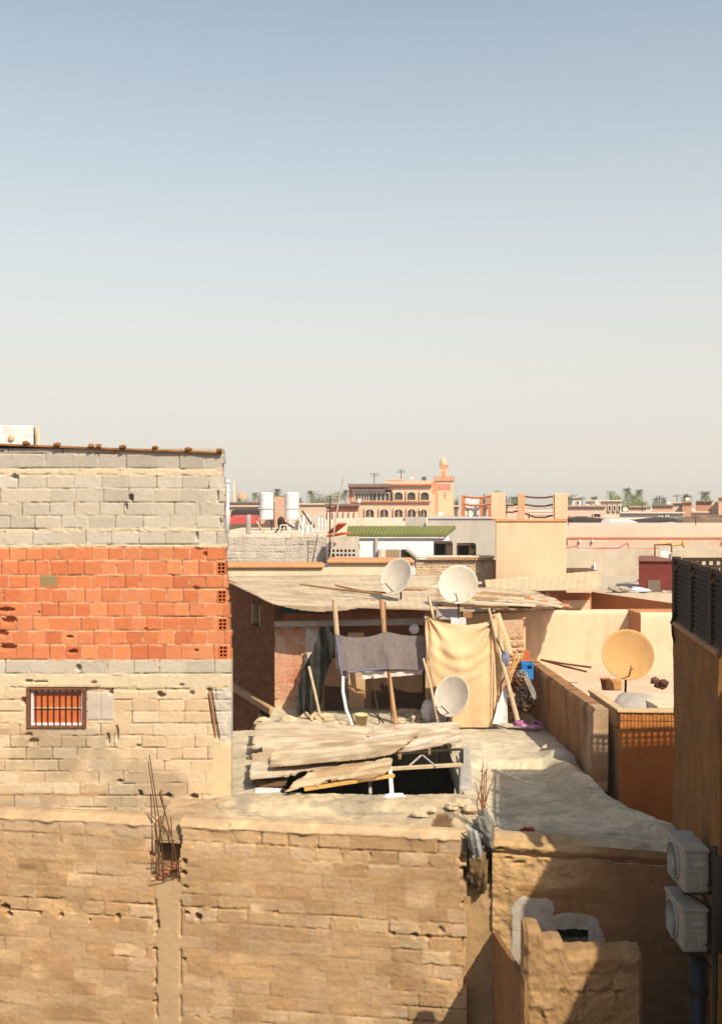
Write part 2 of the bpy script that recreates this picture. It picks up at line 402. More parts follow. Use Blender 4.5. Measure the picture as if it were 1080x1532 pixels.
MB().box(a0+q, a1-q, YL+.045, YL+.062, (c0+c1)/2-.02, (c0+c1)/2).build('cross_bar', m_woodp, win)
for i in range(8):
    xx = a0+q+(a1-a0-2*q)*(i+.5)/8
    MB().tube([(xx, YL+.02, c0), (xx, YL+.02, c1)], .0095, 6).build('bar', m_iron, win)
lt = MB(); lt.box(Xat(48, YL), Xat(150, YL), YL-.05, YL+.05, Zat(1027, YL), Zat(1023, YL)); lt.box(Xat(150.3, YL), Xat(172, YL), YL-.03, YL+.05, Zat(1028.4, YL), Zat(1025.4, YL))
lt.build('lintel', m_woodp, house, bevel=.006)
st = MB(); st.tube([P(314, 1034, YL-.02), P(318, 1060, YL-.03), P(323, 1102, YL-.01)], [.02, .024, .014], 7); st.build('stick', m_wood, house)
# roof sheet with pegs along its edge
rb = MB()
def rz(px): return Zat(666.5+12.5*px/333.0, YL)
n = 24; pts = [(-240+i*(333+240)/n) for i in range(n+1)]
for i in range(n):
    p0, p1 = pts[i], pts[i+1]; j0 = .012*math.sin(i*2.1); j1 = .012*math.sin(i*2.1+2.1); rk = .75
    rb.hexa([(Xat(p0, YL), YL-.06+j0, rz(p0)), (Xat(p1, YL), YL-.06+j1, rz(p1)), (Xat(p1, YL)-rk, YL+4, rz(p1)-.12), (Xat(p0, YL)-rk, YL+4, rz(p0)-.12)],
            [(Xat(p0, YL), YL-.06+j0, rz(p0)+.028), (Xat(p1, YL), YL-.06+j1, rz(p1)+.028), (Xat(p1, YL)-rk, YL+4, rz(p1)-.085), (Xat(p0, YL)-rk, YL+4, rz(p0)-.085)])
roof = rb.build('roof', m_rust, house)
for px in (-150, -100, -52, -5, 42, 88, 138, 150, 186, 234, 283, 330):
    pb = MB(); x = Xat(px, YL); z = rz(px)+.03
    pb.lump((x, YL-.06, z+.02), (.06, .07, .035), px, 1, .3); pb.build('ridge_tile', m_rust, roof)
wed = MB(); wed.prism([(Xat(-240, YL), YL-.02, Zat(690, YL)), (Xat(8, YL), YL-.02, Zat(673.5, YL)), (Xat(-240, YL), YL-.02, rz(-240)-.005)], (0, .1, 0)); wed.build('eave_board', m_dark, house)

# white tank box on that roof
tk = thing('water_tank', P(10, 672, 17.2), 'white painted masonry tank box standing on the rusty roof of the block house', 'water tank')
zt0 = Zat(671, 17.0); zt1 = Zat(636, 17.0)
xa_, xb_, xc_ = Xat(-90, 17), Xat(51, 17), Xat(59, 17)
def fl2(x): return x*18.4/17*1.01
MB().foot([(xa_, 17), (xb_, 17), (fl2(xb_), 18.4), (fl2(xa_), 18.4)], zt0-.15, zt1).build('box', m_white, tk, bevel=.02)
MB().foot([(xb_+.003, 17.05), (xc_, 17.06), (fl2(xc_), 18.3), (fl2(xb_)+.003, 18.3)], zt0-.12, zt1-.02).build('side_panel', M('dirty_white', A(242, 224, 188), .15, 6, .9, .3, 30, c2=A(200, 160, 106), c2scale=5, c2amt=.8), tk, bevel=.01)
MB().tube([(Xat(56, 17), 17.0, zt0-.1), (Xat(55, 17), 17.0, zt1-.1)], .02, 6).build('pipe', m_woodp, tk)
MB().lathe([(.05, .0), (.05, .04), (.0, .05)], (Xat(18, 17), 17.0, Zat(655, 17)), (0, -1, 0), 10).build('outlet', m_woodp, tk)

# ================================================================ low house in front
LA = np.array([Xat(0, 14.5), 14.5, 0]); LB = np.array([Xat(700, 13.5), 13.5, 0])
LU = (LB-LA)/np.linalg.norm(LB-LA); LN = np.array([LU[1], -LU[0], 0]); LN = LN if LN[1] < 0 else -LN
U0 = -2.6; ZT = H-4.42; ZB = H-8.3
L0 = LA+LU*U0; LW = np.linalg.norm(LB-LA)-U0-.02
low = thing('low_house', (-1.0, 16.5, 4.0), 'low earth coloured block house with a bare uneven wall and an open roof hatch', 'house')
def lowpx(px, py):
    """wall coordinates of a photograph pixel on the slanting front wall"""
    k = (px-540)/F   # x = k*y on the ray; line: LA + LU*d
    d = (k*LA[1]-LA[0])/(LU[0]-k*LU[1]); y = LA[1]+LU[1]*d
    return d-U0, Zat(py, y)-ZB
tan = [A(226, 184, 128), A(216, 174, 119), A(232, 194, 140), A(207, 162, 108), A(224, 186, 138)]
mt = A(202, 158, 104)
lrows = []; v = 0.0; rng = np.random.RandomState(11)
while v < ZT-ZB:
    hgt = .19+.015*(rng.rand()-.5)
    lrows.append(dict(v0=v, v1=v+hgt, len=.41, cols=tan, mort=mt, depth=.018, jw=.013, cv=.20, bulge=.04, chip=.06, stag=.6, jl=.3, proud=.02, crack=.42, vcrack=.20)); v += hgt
lsharp = {}
def lsmear(u, v):
    k = fbm(u*.8, v*2.6, 17, 3); base = sstep(.30, .46, k)*.97
    d = ZT-ZB-v
    top = (d > .12)*(d < .40); mid = (d > 1.18)*(d < 1.42)
    return np.where(top, base*.45, np.where(mid, base*.25, np.clip(base*.66+.22, 0, .92)))
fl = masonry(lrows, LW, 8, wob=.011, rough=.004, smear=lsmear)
PX0, PX1 = lowpx(234, 1400)[0], lowpx(270, 1400)[0]
PTOP = lowpx(250, 1318)[1]
lh = []
for px, py, rx, ry, d in [(297, 1372, 6, 7, .16), (8, 1358, 9, 6, .15), (14, 1368, 6, 5, .12), (243, 1238, 5, 5, .1), (228, 1280, 6, 5, .12), (231, 1310, 5, 4, .1), (236, 1385, 4, 8, .08), (232, 1420, 5, 3, .08), (276, 1290, 5, 5, .1), (275, 1306, 5, 5, .1),
    (278, 1327, 5, 3, .09), (279, 1366, 5, 3, .08), (60, 1368, 3, 3, .05), (92, 1370, 5, 4, .07), (177, 1372, 5, 6, .08), (135, 1378, 3, 3, .05), (588, 1398, 4, 4, .06), (620, 1400, 6, 4, .08), (640, 1402, 6, 5, .09), (660, 1392, 5, 5, .05), (340, 1237, 5, 3, .05), (232, 1470, 4, 4, .07), (232, 1500, 4, 3, .07), (276, 1436, 4, 3, .07), (695, 1255, 6, 6, .08), (692, 1285, 7, 6, .09), (693, 1300, 6, 5, .09), (694, 1318, 6, 6, .09), (692, 1352, 4, 3, .05)]:
    a, bb = lowpx(px, py); lh.append((a, bb, rx*.0093, ry*.0093, d))
capz = ZT-ZB
def low_f(u, v, s, t):
    h, c = fl(u, v)
    dtop = capz-v
    big = fbm(u*.55, v*.9, 61, 3)
    c = c*(.88+.24*big)[:, None]
    dirt = sstep(.5, .72, fbm(u*1.3, v*2.2, 44)); c = c*(1-.17*dirt)[:, None]
    sp = sstep(.66, .76, vnoise(u*26, v*26, 14)); c = c*(1-.07*sp)[:, None]; h = h-.002*sp
    gr = fbm(u*9, v*16, 29, 4); g7 = fbm(u*4, v*22, 37, 4); c = c*(.88+.14*gr+.10*g7)[:, None]; h = h+.004*(gr-.5)+.008*(g7-.5)
    pale = sstep(.60, .72, fbm(u*2.2, v*5.0, 71)); c = c*(1+.22*pale)[:, None]
    band = sstep(.35, .10, dtop+.12*(vnoise(u*2.2, u*0, 33)-.5))*(u < PX0-.02)
    c = c*(1-band[:, None])+np.array(A(222, 186, 138))[None]*band[:, None]
    cap = sstep(.12, .05, dtop+.10*(fbm(u*3, v*0, 23)-.5)+.03*(vnoise(u*11, v*0, 9)-.5))
    lf_ = (u < PX0)[:, None]; capc = np.where(lf_, np.array(A(226, 188, 134))[None], np.array(A(232, 194, 140))[None])*(.68+.58*fbm(u*5, v*9, 52, 4))[:, None]
    c = c*(1-cap[:, None])+capc*cap[:, None]
    h = h*(1-cap)+cap*(.035-.16*sstep(.09, 0, dtop)+.06*(fbm(u*7, v*9, 42, 4)-.5))
    # cast column
    pil = sstep(PX0-.012, PX0+.012, u+.03*(fbm(v*5, u*0, 6)-.5))*(1-sstep(PX1-.012, PX1+.012, u+.03*(fbm(v*5, u*0, 7)-.5)))
    pc = np.array(A(214, 176, 124))[None]*(.9+.2*fbm(u*3, v*2, 83))[:, None]
    c = c*(1-pil[:, None])+pc*pil[:, None]
    h = h*(1-pil)+pil*(.005+.008*(fbm(u*14, v*14, 4)-.5))
    edge = np.minimum(np.abs(u-PX0-.03*(vnoise(v*9, u*0, 3)-.5)), np.abs(u-PX1))
    h = h-.05*sstep(.03, .0, edge)*sstep(.45, .6, vnoise(v*6, u*0, 19))*(v < PTOP+.3)
    # dark patch where a cap stone is gone near the right end
    a, bb = lowpx(661, 1228)
    tri = (np.abs(u-a) < .12+(bb-v)*.42)*(np.abs(v-bb-.0) < .155)
    c = np.where(tri[:, None], np.array(A(134, 96, 56))[None]*(.8+.4*fbm(u*9, v*9, 3))[:, None], c); h = h-tri*.04
    a, bb = lowpx(40, 1296); st_ = sstep(1, .2, np.sqrt(((u-a)/.22)**2+((v-bb)/.07)**2)); c = c*(1-.35*st_)[:, None]
    h = dimple(h, u, v, lh)
    return h, c
def low_m(u, v, s, t):
    gap = (u > PX0+.02*(vnoise(v*12, u*0, 2)-.5)-.02+.05*(v > capz-.3))*(u < PX1+.08*(vnoise(v*7, u*0, 5)-.3)-.03*(v > capz-.2))*(v > PTOP+.06*(vnoise(u*16, v*0, 4)-.5))
    right = u < LW+.02-.10*(_h(np.floor(v/.19), v*0, 3))*(v > 1.8)
    top = v < capz-.0
    return (~gap) & right & top
C0 = Vector((L0[0], L0[1], ZB)); C1 = Vector((L0[0]+LU[0]*LW, L0[1]+LU[1]*LW, ZB)); up = Vector((0, 0, ZT-ZB))
hf('front_wall', m_lowmas, low, C0, C1, C0+up, C1+up, 560, 235, low_f, low_m, back=.25, N=LN)
bb = MB(); LUv = Vector(LU); LNv = Vector(LN)
def lp(u, d): return (L0[0]+LU[0]*u-LN[0]*d, L0[1]+LU[1]*u-LN[1]*d)
bb.foot([lp(0, .2), lp(PX0-.05, .2), lp(PX0-.05, .6), lp(0, .6)], ZB, ZT-.1)
bb.foot([lp(PX1+.05, .2), lp(LW-.1, .2), lp(LW-.1, .6), lp(PX1+.05, .6)], ZB, ZT-.1)
bb.foot([lp(PX0-.05, .2), lp(PX1+.05, .2), lp(PX1+.05, .6), lp(PX0-.05, .6)], ZB, ZB+PTOP-.05)
bb.foot([lp(0, .03), lp(LW, .03), lp(LW, .6), lp(0, .6)], 0, ZB-.003)
bb.foot([lp(PX0-.05, .42), lp(PX1+.05, .42), lp(PX1+.05, .6), lp(PX0-.05, .6)], ZB+PTOP-.049, ZT-.12)
bb.build('wall_core', m_lowmas_plain if 'm_lowmas_plain' in globals() else M('earth_core', A(190, 150, 104), .25, 3, .95, .4, 30), low)
# rebar left standing in the open top of the column
rbs = []
def bar(pts, r=.008, nm='rebar'):
    m = MB(); m.tube(pts, r, 6); return m.build(nm, m_rebar, low)
yy = 14.12
for pts in ([(222, 1138), (231, 1200), (237, 1275), (240, 1322)], [(224, 1130), (233, 1190), (243, 1260), (246, 1318)], [(238, 1185), (250, 1225), (262, 1270), (268, 1318)],
            [(240, 1182), (247, 1215), (252, 1236)], [(226, 1188), (228, 1240), (230, 1300)], [(256, 1222), (258, 1262), (260, 1320)], [(248, 1205), (240, 1255), (238, 1300)]):
    bar([P(px, py, yy+.05*math.sin(py*.7)) for px, py in pts])
for a, c in (((238, 1256), (262, 1257)), ((222, 1292), (272, 1288)), ((230, 1303), (274, 1298)), ((234, 1284), (262, 1300)), ((226, 1318), (266, 1309)), ((240, 1312), (272, 1304)), ((232, 1296), (256, 1310))):
    bar([P(a[0], a[1], yy-.05), P((a[0]+c[0])/2, (a[1]+c[1])/2+1.5, yy-.08), P(c[0], c[1], yy-.02)], .007, 'stirrup')
for k, (px, py) in enumerate(((250, 1302), (262, 1296), (242, 1312))):
    m = MB(); m.lump(P(px, py, yy+.05), (.07, .06, .05), k, 1, .4); m.build('rubble_stone', M('brick_rubble', A(228, 140, 90), .25, 6, .95, .3, 30) if k == 0 else bpy.data.materials['brick_rubble'], low)

# ---------------------------------------------------------------- terrace (roof slab shared by the low houses)
ZR = H-4.5
HX0, HX1, HY0, HY1 = -1.62, 1.6, 15.42, 18.55
TX0, TX1, TY0, TY1 = -2.9, 4.45, 12.9, 25.0
def front_y(x):
    ya = 13.5+(1.44-x)*.150+.10
    yb = 13.60-(x-1.81)*.24
    return np.where(x < 1.46, ya, np.where(x < 1.80, 14.0, yb))
def edge_x(y): return np.interp(y, [12.9, 13.6, 14.0, 14.6, 15.1, 15.7, 16.8, 16.95, 25], [4.45, 4.40, 4.36, 4.30, 4.05, 3.88, 3.88, 3.84, 3.62])
def terr_off(u, v, s, t):
    o = np.zeros((len(u), 3)); o[:, 1] = (1-t)*(front_y(TX0+u)-TY0); return o
def terr_f(u, v, s, t):
    x = TX0+u; y = TY0+v+(1-t)*(front_y(x)-TY0)
    h = .025*(fbm(x*.9, y*.9, 5)-.5)+.012*(fbm(x*5, y*5, 6)-.5)
    h = h-.14*sstep(17.85, 17.55, y+.06*np.sin(x*3))*sstep(1.75, 2.1, x)*sstep(13.7, 14.6, y)
    # swollen mounds along the right hand edge
    eb = edge_x(y)-x; h = h+(.13*sstep(.55, .25, eb)-.06*sstep(.07, -.01, eb)+.035*(fbm(x*3, y*3, 14)-.5)*sstep(1, .2, eb))*sstep(17.6, 16.8, y)
    r2 = np.sqrt(((x-3.50-.05*(y-17))/.40)**2+((y-17.6)/1.3)**2); h = h+.18*sstep(1, .1, r2)
    dy = y-front_y(x)
    h = h+.05*sstep(.5, .1, dy)*(x > 1.8)-.10*sstep(.10, -.02, dy)
    # curb round the hatch
    dx = np.maximum(HX0-x, x-HX1); dd = np.maximum(dx, np.maximum(HY0-y, y-HY1))
    h = h+.07*sstep(.75, .30, dd)*(x < 1.75)*(y < 19)*(.7+.6*fbm(x*4, y*4, 3))
    rub = sstep(.25, .0, np.abs(y-14.25-.0*x))*sstep(.55, .9, x)*sstep(1.62, 1.3, x); h = h+rub*.08*fbm(x*9, y*9, 8)
    c = np.array(A(246, 224, 178))[None]*(.86+.28*fbm(x*1.2, y*1.2, 9))[:, None]
    warm = sstep(1.9, 1.5, x)*sstep(15.6, 15.2, y)
    c = c*(1-warm[:, None])+np.array(A(246, 214, 160))[None]*(.9+.2*fbm(x*3, y*3, 2))[:, None]*warm[:, None]
    gs = sstep(.60, .68, fbm(x*1.7+3, y*3+1, 77))*warm; c = c*(1-.30*gs[:, None]*np.array([[1, .85, .6]]))
    front = sstep(.45, .1, dy)*(x > 1.8)*sstep(3.2, 2.7, x); c = c*(1-front[:, None])+np.array(A(232, 192, 136))[None]*front[:, None]
    shade_zone = sstep(2.0, 2.4, x)*sstep(18, 17, y); c = c*(1-shade_zone[:, None]*.12*np.array([[.0, .5, 1.5]]))  # colour warmed where the tower shadow falls, against the bluish sky fill
    white = sstep(.5, .65, fbm(x*1.5, y*1.5, 91))*shade_zone; c = c*(1+.22*white)[:, None]
    dk = sstep(1, .3, np.sqrt(((x-2.25)/.42)**2+((y-14.05)/.14)**2))+sstep(1, .3, np.sqrt(((x-3.45)/.16)**2+((y-13.75)/.12)**2)); c = c*(1-.5*np.clip(dk, 0, 1))[:, None]
    wl_ = sstep(-1.9, -2.4, x)*sstep(15.6, 15.3, y); c = c*(1-wl_[:, None])+np.array(A(222, 184, 134))[None]*(.85+.3*fbm(x*3, y*4, 6))[:, None]*wl_[:, None]
    rp_ = fbm(x*.9+3, y*.9+8, 88, 4); p1 = sstep(.56, .575, rp_); p2 = sstep(.40, .39, rp_); c = c*(1-.13*p1+.07*p2)[:, None]; h = h+.003*p1
    st_ = sstep(.02, .004, np.abs(rp_-.5))*.18; c = c*(1-st_)[:, None]
    for ca, cb, cs in ((1.0, .35, 3), (-.55, 1.0, 7), (.3, 1.0, 13)):
        q_ = ca*x+cb*y+.5*fbm(x*1.6, y*1.6, cs, 4); ck_ = sstep(.016, .004, np.abs((q_*.45)%1.0-.5)/.45*1.0)*sstep(.4, .55, fbm(x*.8, y*.8, cs+30)); c = c*(1-.38*ck_)[:, None]
    pit = sstep(.70, .78, vnoise(x*17, y*17, 5)); c = c*(1-.16*pit)[:, None]
    g1 = fbm(x*6, y*6, 61, 4); g2 = sstep(.52, .7, fbm(x*1.1+7, y*1.4, 62, 5)); c = c*(.82+.36*g1)[:, None]*(1-.16*g2)[:, None]; h = h+.004*(g1-.5)+.004*(fbm(x*22, y*22, 63, 2)-.5)
    qx = 540+F*x/y; qy = HOR+4.44*F/y+6*(fbm(x*7, y*7, 3)-.5); tri = sstep(2, 0, np.abs(qx-661)-(6+(qy-1209)*.45))*sstep(1208, 1211, qy)*sstep(1247, 1244, qy)
    c = c*(1-tri[:, None])+np.array(A(140, 104, 62))[None]*(.8+.4*fbm(x*9, y*9, 4))[:, None]*tri[:, None]; h = h-.03*tri
    crack = sstep(.022, .004, np.abs(y-15.7-.25*np.sin(x*2)-.2*fbm(x*2, x*0, 4)))*(x > 1.9)*(x < 3.3); c = c*(1-.4*crack)[:, None]
    return h, c
def terr_m(u, v, s, t):
    x = TX0+u; y = TY0+v+(1-t)*(front_y(x)-TY0)
    m = x < edge_x(y)
    m &= ~((x > HX0+.04*(vnoise(y*6, x*0, 1)-.5))*(x < HX1)*(y > HY0+.06*(vnoise(x*5, x*0, 2)-.5))*(y < HY1))
    m &= ~((x < -1.96)*(y > 20.2+.25*(x+1.96)))
    m &= ~((x < -2.1-.3*(y-15.4)/6)*(y > 15.5)*False)
    return m
hf('roof', m_terr, low, (TX0, TY0, ZR), (TX1, TY0, ZR), (TX0, TY1, ZR), (TX1, TY1, ZR), 240, 390, terr_f, terr_m, back=.28, N=(0, 0, 1), off=terr_off)
# room under the hatch, its darkness put into the wall colour
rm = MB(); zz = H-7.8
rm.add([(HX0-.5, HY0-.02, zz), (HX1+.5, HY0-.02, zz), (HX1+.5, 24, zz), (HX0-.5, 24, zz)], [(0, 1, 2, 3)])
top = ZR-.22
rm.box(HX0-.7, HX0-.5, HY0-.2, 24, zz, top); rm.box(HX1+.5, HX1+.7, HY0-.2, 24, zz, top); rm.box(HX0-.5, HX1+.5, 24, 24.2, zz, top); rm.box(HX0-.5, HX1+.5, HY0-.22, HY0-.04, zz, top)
rm.build('room', M('dark_room', (.05, .035, .025), .3, 2, 1, .2, 10), low)
# ================================================================ right hand wall of the low house
m_wallb = M('brown_mud', (1, .98, .84), .2, 3, .95, .5, 30, attr=True)
# recessed plaster strip between the two front walls
def strip_f(u, v, s, t):
    h = .05*(fbm(u*3, v*3, 3)-.5)+.02*(fbm(u*14, v*14, 4)-.5)
    c = np.array(A(206, 166, 112))[None]*(.84+.32*fbm(u*3, v*2, 12))[:, None]
    return h, c
xs0, xs1 = Xat(690, 13.62), Xat(741, 13.62)
hf('recess_wall', m_wallb, low, (xs0, 13.68, H-8.3), (xs1, 13.60, H-8.3), (xs0, 13.68, Zat(1330, 13.6)), (xs1, 13.60, Zat(1322, 13.6)), 36, 120, strip_f, back=.4, N=(0, -1, 0))
# notch walls behind the bundle
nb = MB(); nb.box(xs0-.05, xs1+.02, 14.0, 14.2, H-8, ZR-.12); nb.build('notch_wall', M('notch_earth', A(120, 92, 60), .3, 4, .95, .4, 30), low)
B0 = (1.775, 13.56); B1 = (4.5, 12.91)
BZ0, BZ1 = H-8.3, ZR-.02
BL = math.hypot(B1[0]-B0[0], B1[1]-B0[1])
def bpx(px, py):
    k = (px-540)/F; ux, uy = (B1[0]-B0[0])/BL, (B1[1]-B0[1])/BL
    d = (k*B0[1]-B0[0])/(ux-k*uy); y = B0[1]+uy*d
    return d, Zat(py, y)-BZ0
brow = []; v = 0; rng = np.random.RandomState(5)
while v < BZ1-BZ0:
    hg = .085+.03*rng.rand(); brow.append(dict(v0=v, v1=v+hg, len=.3, cols=[A(190, 138, 82), A(182, 128, 74), A(198, 146, 90)], mort=A(172, 124, 76), depth=.012, jw=.012, cv=.1, chip=.05, bulge=.02, proud=.012)); v += hg
fb_ = masonry(brow, BL, 21, wob=.012, rough=.006, smear=lambda u, v: np.clip(.35+sstep(.4, .65, fbm(u*1.2, v*1.5, 4))*.6, 0, .95))
wp = []   # white cement patch outline
def inpatch(px, py, n):
    e = lambda cx, cy, rx, ry: 1-np.sqrt(np.abs((px-cx)/rx)**2.6+np.abs((py-cy)/ry)**2.6)
    f = np.maximum.reduce([e(797, 1366, 32, 23), e(850, 1394, 48, 27), e(782, 1410, 17, 66), e(818, 1392, 36, 22), e(886, 1410, 18, 26)])
    return f > n*.035
bhol = [bpx(760, 1283)+(.05, .03, .06), bpx(812, 1286)+(.04, .03, .05)]
def walls_f(u, v, s, t):
    h, c = fb_(u, v)
    px = 540+F*(B0[0]+(B1[0]-B0[0])*u/BL)/(B0[1]+(B1[1]-B0[1])*u/BL); py = HOR+(H-(BZ0+v))*F/(B0[1]+(B1[1]-B0[1])*u/BL)
    up_ = sstep(.62, .5, BZ1-BZ0-v+.25*(fbm(u*1.6, v*2, 8)-.5))
    rub = np.array(A(226, 180, 120))[None]*(.8+.4*fbm(u*4, v*5, 3))[:, None]
    lft = sstep(.45, .2, u+.2*(fbm(u*3, v*3, 6)-.5))
    w = np.clip(up_*sstep(1.6, .9, u)+lft, 0, 1)
    c = c*(1-w[:, None])+rub*w[:, None]  # sunlit part painted tan against shade brown, with rough rubble relief
    h = h*(1-.5*w)+w*(.09*(fbm(u*5, v*6, 31)-.5)+.03*(fbm(u*16, v*16, 32)-.5))
    lip = sstep(.16, .05, BZ1-BZ0-v+.05*(fbm(u*4, v*0, 2)-.5)); h = h+lip*.06-.07*sstep(.05, 0, BZ1-BZ0-v)
    cr = sstep(.03, .008, np.abs(BZ1-BZ0-v-.17+.06*(fbm(u*3, v*0, 7)-.5))); h = h-.05*cr
    n = 5*(fbm(u*7, v*7, 55)-.5)*2
    pt = inpatch(px, py, n)
    pc = np.array(A(232, 216, 186))[None]*(.8+.25*fbm(u*5, v*5, 77))[:, None]; thin = sstep(.56, .66, fbm(u*9, v*9, 78))[:, None]*.3; pc = pc*(1-thin)+c*thin
    c = np.where(pt[:, None], pc, c); h = np.where(pt, .008+.004*(fbm(u*12, v*12, 3)-.5), h)
    for k, hh in enumerate(((760, 1284, 7, 3), (776, 1291, 10, 3), (798, 1283, 8, 3), (748, 1268, 7, 3), (880, 1284, 20, 2), (950, 1289, 24, 2))):
        h = h-.06*(1-sstep(.5, 1.1, np.sqrt(((px-hh[0])/hh[2])**2+((py-hh[1])/hh[3])**2)))
    return h, c
def walls_m(u, v, s, t):
    px = 540+F*(B0[0]+(B1[0]-B0[0])*u/BL)/(B0[1]+(B1[1]-B0[1])*u/BL); py = HOR+(H-(BZ0+v))*F/(B0[1]+(B1[1]-B0[1])*u/BL)
    n = 2*(fbm(u*12, v*12, 5)-.5)*2
    return ~((px > 833+n)*(px < 880+n)*(py > 1390+n)*(py < 1416))
b0 = Vector((B0[0], B0[1], BZ0)); b1 = Vector((B1[0], B1[1], BZ0)); upb = Vector((0, 0, BZ1-BZ0))
hf('side_wall', m_wallb, low, b0, b1, b0+upb, b1+upb, 190, 255, walls_f, walls_m, back=.3)
sb = MB()
def bp(u, d): return (B0[0]+(B1[0]-B0[0])*u/BL+d*.23, B0[1]+(B1[1]-B0[1])*u/BL+d)
hz0, hz1 = BZ0+bpx(856, 1425)[1], BZ0+bpx(856, 1384)[1]
hu0, hu1 = bpx(826, 1400)[0], bpx(888, 1400)[0]
sb.foot([bp(.05, .22), bp(BL, .22), bp(BL, .5), bp(.05, .5)], 0, hz0); sb.foot([bp(.05, .22), bp(BL, .22), bp(BL, .5), bp(.05, .5)], hz1, BZ1-.3)
sb.foot([bp(.05, .22), bp(hu0, .22), bp(hu0, .5), bp(.05, .5)], hz0, hz1); sb.foot([bp(hu1, .22), bp(BL, .22), bp(BL, .5), bp(hu1, .5)], hz0, hz1)
sb.build('side_wall_core', bpy.data.materials['earth_core'], low)
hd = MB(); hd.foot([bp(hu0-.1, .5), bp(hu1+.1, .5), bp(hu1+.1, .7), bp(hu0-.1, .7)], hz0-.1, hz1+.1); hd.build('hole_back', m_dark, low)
mm = MB(); mm.tube([Vector(bp(bpx(868, 1400)[0], .2)+(Zat(1399, 13.3),)), Vector(bp(bpx(870, 1400)[0], .22)+(Zat(1404, 13.3),))], .03, 8); mm.build('pipe_end', m_iron, low)

# ================================================================ stub wall of rough blocks in the alley corner
stub = thing('stub_wall', P(870, 1532, 11.4)+Vector((0, 0, -.4)), 'low stub wall of rough earth blocks with a stepped left end, below the white cement patch', 'wall')
SY = 11.3; ss = SY/F; SZ0 = H-8.3
srow = []; v = 0; rng = np.random.RandomState(9)
for k in range(16): srow.append(dict(v0=v, v1=v+.2, len=.36, cols=[A(208, 164, 108), A(198, 152, 98), A(214, 170, 116)], mort=A(186, 142, 92), depth=.035, jw=.03, cv=.12, chip=.09, bulge=.04, proud=.03, jl=.5, stag=.8)); v += .2
SW = (962-785)*ss
fs_ = masonry(srow, SW, 31, wob=.03, rough=.012, smear=lambda u, v: sstep(.3, .55, fbm(u*2, v*2, 6))*.8)
def stub_top(u):
    px = 785+u/ss
    return np.where(px < 812, 1391, np.where(px < 846, 1411, 1426))+3*(vnoise(u*14, u*0, 3)-.5)*2
def stub_h(u):
    px = 785+u/ss; q = sstep(808, 816, px)*20+sstep(842, 850, px)*15; return H-(1391+q+5*(fbm(u*9, u*0, 3)-.5)-HOR)*ss-SZ0
def stub_f(u, v, s, t):
    vv = t*stub_h(u); h, c = fs_(u, vv); dt = stub_h(u)-vv
    return h+.05*(fbm(u*6, vv*6, 2)-.5)-.09*sstep(.07, 0, dt)-.06*sstep(.05, 0, u)-.06*sstep(.05, 0, SW-u), c
def stub_off(u, v, s, t):
    o = np.zeros((len(u), 3)); o[:, 2] = t*stub_h(u)-v; return o
s00 = Vector((Xat(785, SY), SY, SZ0)); sH = Zat(1391, SY)-SZ0
hf('front', m_wallb, stub, s00, s00+Vector((SW, 0, 0)), s00+Vector((0, 0, sH)), s00+Vector((SW, 0, sH)), 100, 180, stub_f, None, back=.30, N=(0, -1, 0), off=stub_off)
sbm = MB(); sbm.box(Xat(787, SY), Xat(811, SY), SY+.04, SY+.30, 0, Zat(1397, SY)); sbm.box(Xat(811, SY)+.001, Xat(845, SY), SY+.04, SY+.30, 0, Zat(1417, SY)); sbm.box(Xat(845, SY)+.001, Xat(961, SY), SY+.04, SY+.30, 0, Zat(1432, SY))
sbm.build('core', bpy.data.materials['earth_core'], stub, bevel=.02)
# its return runs back to the house wall on the left
def ret_f(u, v, s, t):
    return .05*(fbm(u*3, v*3, 44)-.5)+.02*(fbm(u*12, v*12, 5)-.5), np.array(A(176, 128, 76))[None]*(.8+.4*fbm(u*2, v*3, 8))[:, None]
r0 = Vector((1.78, 13.55, SZ0)); r1 = Vector((Xat(785, SY)+.0, SY+.02, SZ0))
hf('return_wall', m_wallb, stub, r0, r1, Vector((r0.x, r0.y, Zat(1395, 13.55))), Vector((r1.x, r1.y, Zat(1470, SY))), 90, 90, ret_f, back=.06)

# ================================================================ tower building at the right
m_tower = M('ochre_plaster', A(160, 110, 50), .3, 2.4, .95, .6, 22, c2=A(128, 88, 46), c2scale=1.3, c2amt=.75, grit=.2)
m_towerl = M('ochre_edge', A(196, 150, 96), .2, 3, .95, .4, 25)
m_fence = M('dark_lattice', A(78, 58, 38), .3, 6, .8, .3, 30)
tw = thing('plaster_house', (6, 11, 0), 'tall ochre plastered house at the right edge with a dark wooden roof fence', 'house')
TC = (Xat(1006, 13.86), 13.86); TD = (-.14, -1.0)
def tp(y, dx=0): return (TC[0]+TD[0]*(13.86-y)+dx, y)
zc = Zat(935, 13.86)
def tow_f(u, v, s, t):
    return .06*(fbm(u*.9, v*.9, 3)-.5)+.015*(fbm(u*7, v*7, 5)-.5), None
t0 = tp(13.86); t1 = tp(10.9)
hf('wall', m_tower, tw, (t0[0], t0[1], 0), (t1[0], t1[1], 0), (t0[0], t0[1], zc), (t1[0], t1[1], zc), 110, 300, tow_f, back=.3)
b = MB(); b.foot([tp(10.9, .12), (9, 10.9), (9, 13.84), (tp(13.86, .1)[0], 13.84)], 0, zc-.02); b.foot([(4.6, 10.6), (4.56, 9.0), (9, 9.0), (9, 10.6)], 0, H-.72); b.foot([(4.9, 8.9), (4.9, 2.5), (9, 2.5), (9, 8.9)], 0, H-.72)  # the two nearer footprints are unseen, shaped for the shadow edges they cast
b.foot([(-9, -6), (4.9, -6), (4.9, 2.4), (3.4, 2.4), (3.0, .4), (-9, -.6)], 0, H-1.5); b.build('block', m_tower, tw)  # unseen footprint round the camera, added to hold back sky light
